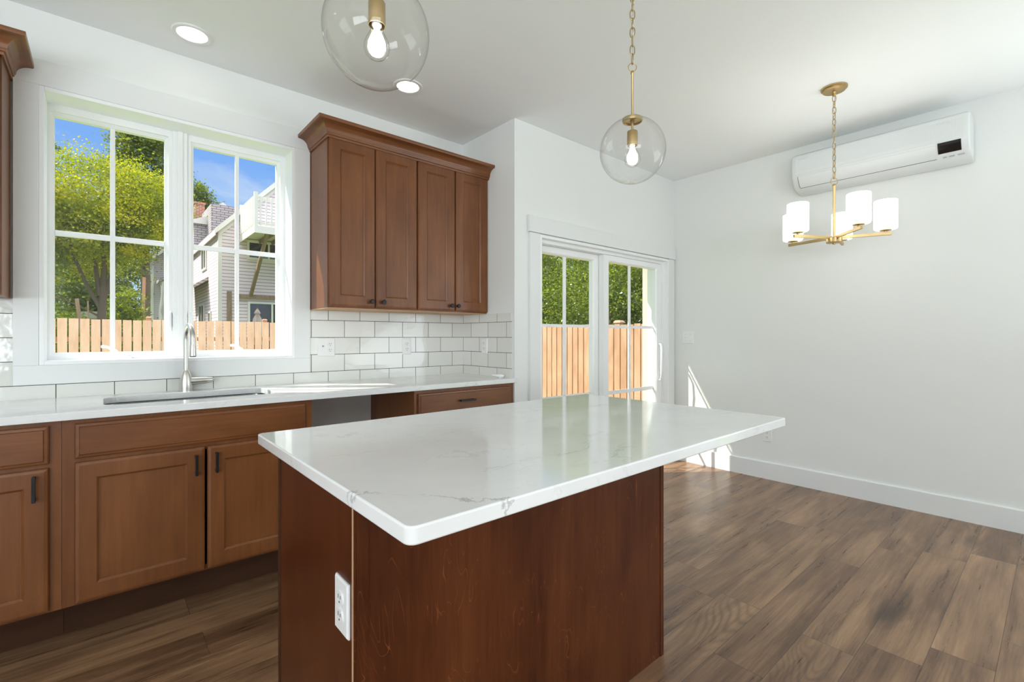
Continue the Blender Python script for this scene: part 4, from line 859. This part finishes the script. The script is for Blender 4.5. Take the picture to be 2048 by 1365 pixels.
tree('maple_tree', 'leafy yellow-green tree with a forked trunk in the left window sash', 'tree', (0, 17, GZ),
     [(-.1, 17.2, 5.0, 1.9, 1.8, 1.15), (-1.5, 17.4, 4.4, 1.5, 1.5, 1.1), (.95, 17.4, 5.0, .95, 1.2, .95), (.0, 16.6, 4.0, 1.4, 1.2, .75), (-1.6, 17, 3.4, 1.3, 1.3, .8), (1.0, 17.6, 4.5, .85, .9, .55), (-.1, 18.3, 3.9, 1.0, .8, 1.0), (-.3, 17.6, 4.5, 1.3, 1.0, .8), (-1.2, 17.6, 4.0, 1.0, .8, .8)], 105000, .056, 'leaf_maple', 11,
     [([(-.02, 17, GZ), (-.02, 17, 1.4), (.0, 17, 2.0), (.05, 17.05, 3.0), (.0, 17.1, 4.6)], [.115, .10, .092, .07, .025]),
      ([(-.03, 17, 1.95), (-.32, 16.95, 2.6), (-.55, 16.9, 3.3), (-.8, 16.9, 4.3)], [.05, .042, .036, .015]),
      ([(.0, 17, 2.05), (.2, 17.05, 2.9), (.33, 17.1, 3.6), (.5, 17.2, 4.6)], [.06, .05, .04, .015]),
      ([(-.05, 17, 2.3), (-.12, 17.1, 3.0), (-.2, 17.2, 4.2)], [.06, .05, .02]),
      ([(-.06, 17, 1.75), (-.45, 16.8, 2.0), (-1.0, 16.7, 2.3)], [.025, .018, .008])], GT, per=100)
tree('oak_tree', 'tall dark green tree rising behind the yellow-green tree, by the window mullion', 'tree', (1.9, 30.5, GZ),
     [(1.8, 30.5, 10.2, 1.4, 1.8, 2.0), (1.1, 30.8, 9.0, 1.2, 1.5, 1.5), (2.2, 30.7, 8.0, 1.2, 1.6, 1.5), (.6, 30.5, 6.0, 1.3, 1.6, 1.8), (1.6, 31, 11.4, 1.2, 1.4, 1.2)], 26000, .13, 'leaf_deep', 12, stem(1.6, 30.5, 9, .25), GT)
tree('oak_tree', 'dark green tree beyond the roofs, left of the balcony', 'tree', (5.7, 48, GZ),
     [(5.6, 48, 12.4, 1.7, 1.8, 1.9), (6.2, 48, 10.8, 1.9, 1.8, 1.6), (5.3, 48, 9.3, 2.0, 1.8, 1.7), (5.7, 48, 7.1, 2.3, 1.8, 1.8)], 42000, .17, 'leaf_deep', 13, stem(5.7, 48, 10, .3), GT)
tree('oak_tree', 'thin-leaved tree tip against the sky at the upper left of the window', 'tree', (-2.0, 25, GZ),
     [(-1.75, 25, 8.3, .65, .7, .55), (-2.3, 25, 7.4, .9, .8, .8), (-2.6, 25, 8.6, .8, .8, .8), (-2.2, 25, 6.2, 1.4, 1.2, 1.0), (-2.2, 25, 4.4, 1.8, 1.4, 1.4)], 9000, .10, 'leaf_deep', 14, stem(-2.2, 25, 8, .2), GT)
k = 20
GS = 'shrubs in the garden behind the picket fence'
for lb, x, y, z, rx, rz, n, mt in (
        ('dark green bush at the left edge of the left window sash', -1.65, 18.9, 1.6, .75, 1.9, 4500, 'leaf_deep'), ('deep green bush in the shade behind the forked trunk', -.15, 23.9, 2.5, 1.0, 2.5, 4800, 'leaf_deep'),
        ('round green bush just left of the grey house', .60, 19.6, 1.75, .42, 1.15, 3600, 'leaf_bright'), ('dark green bush in the gap between trunk and grey house', .45, 27, 2.6, .85, 3.0, 5200, 'leaf_deep'),
        ('low yellow-green bush right behind the pickets below the grey house', .62, 15.0, 1.05, .42, .62, 1500, 'leaf_bright'), ('low bright bush behind the pickets at the left end of the fence', -.75, 15.2, 1.2, .55, .7, 1700, 'leaf_bright'),
        ('dark backdrop shrub far behind the low shed', -.9, 37.5, 3.6, 2.2, 4.4, 14000, 'leaf_deep')):
    tree('garden_shrub', lb, 'shrub', (x, y, GZ), [(x, y, z, rx, rx, rz), (x - .3 * rx, y + .2, z * .6, rx * .8, rx * .8, rz * .8), (x + .35 * rx, y, z * .5, rx * .8, rx * .8, rz * .7)], int(n * 2.6), .075 if y < 20 else .115, mt, k, stem(x, y, max(.5, z), .05), GS, 'foliage'); k += 1
GH = 'leafy trees behind the cedar fence'
for lb, x, y, h, n in (('leafy green tree behind the cedar fence in the left glass panel of the sliding door', 9.3, 9.4, 4.4, 8000), ('leafy green tree behind the cedar fence beside the central stile of the sliding door', 9.1, 7.0, 4.4, 8000),
                       ('leafy green tree behind the cedar fence in the right glass panel of the sliding door', 9.15, 5.2, 4.4, 8000)):
    tree('hedge_tree', lb, 'tree', (x, y, GZ), [(x, y, h * .62, 1.15, 1.25, h * .5), (x - .4, y - .5, h * .35, .9, .9, h * .35), (x - .3, y + .5, h * .5, .9, .9, h * .4), (x + .5, y, h * .8, 1.2, 1.3, h * .35), (x + .3, y - .2, h * .25, 1.1, 1.2, h * .3)], int(n * 6.5), .050, 'leaf_bright', k, stem(x, y, h * .7, .09), GH, per=330); k += 1
tree('hedge_tree', 'broad dark green tree showing in gaps far behind the hedge trees', 'tree', (15.5, 11, GZ), [(15.5, 11, 3.4, 2.0, 5.5, 3.4), (15.2, 8, 1.8, 1.8, 2.5, 2.2), (15.2, 14, 1.8, 1.8, 2.5, 2.2)], 45000, .14, 'leaf_deep', k, stem(15.5, 11, 3.5, .15), GH)
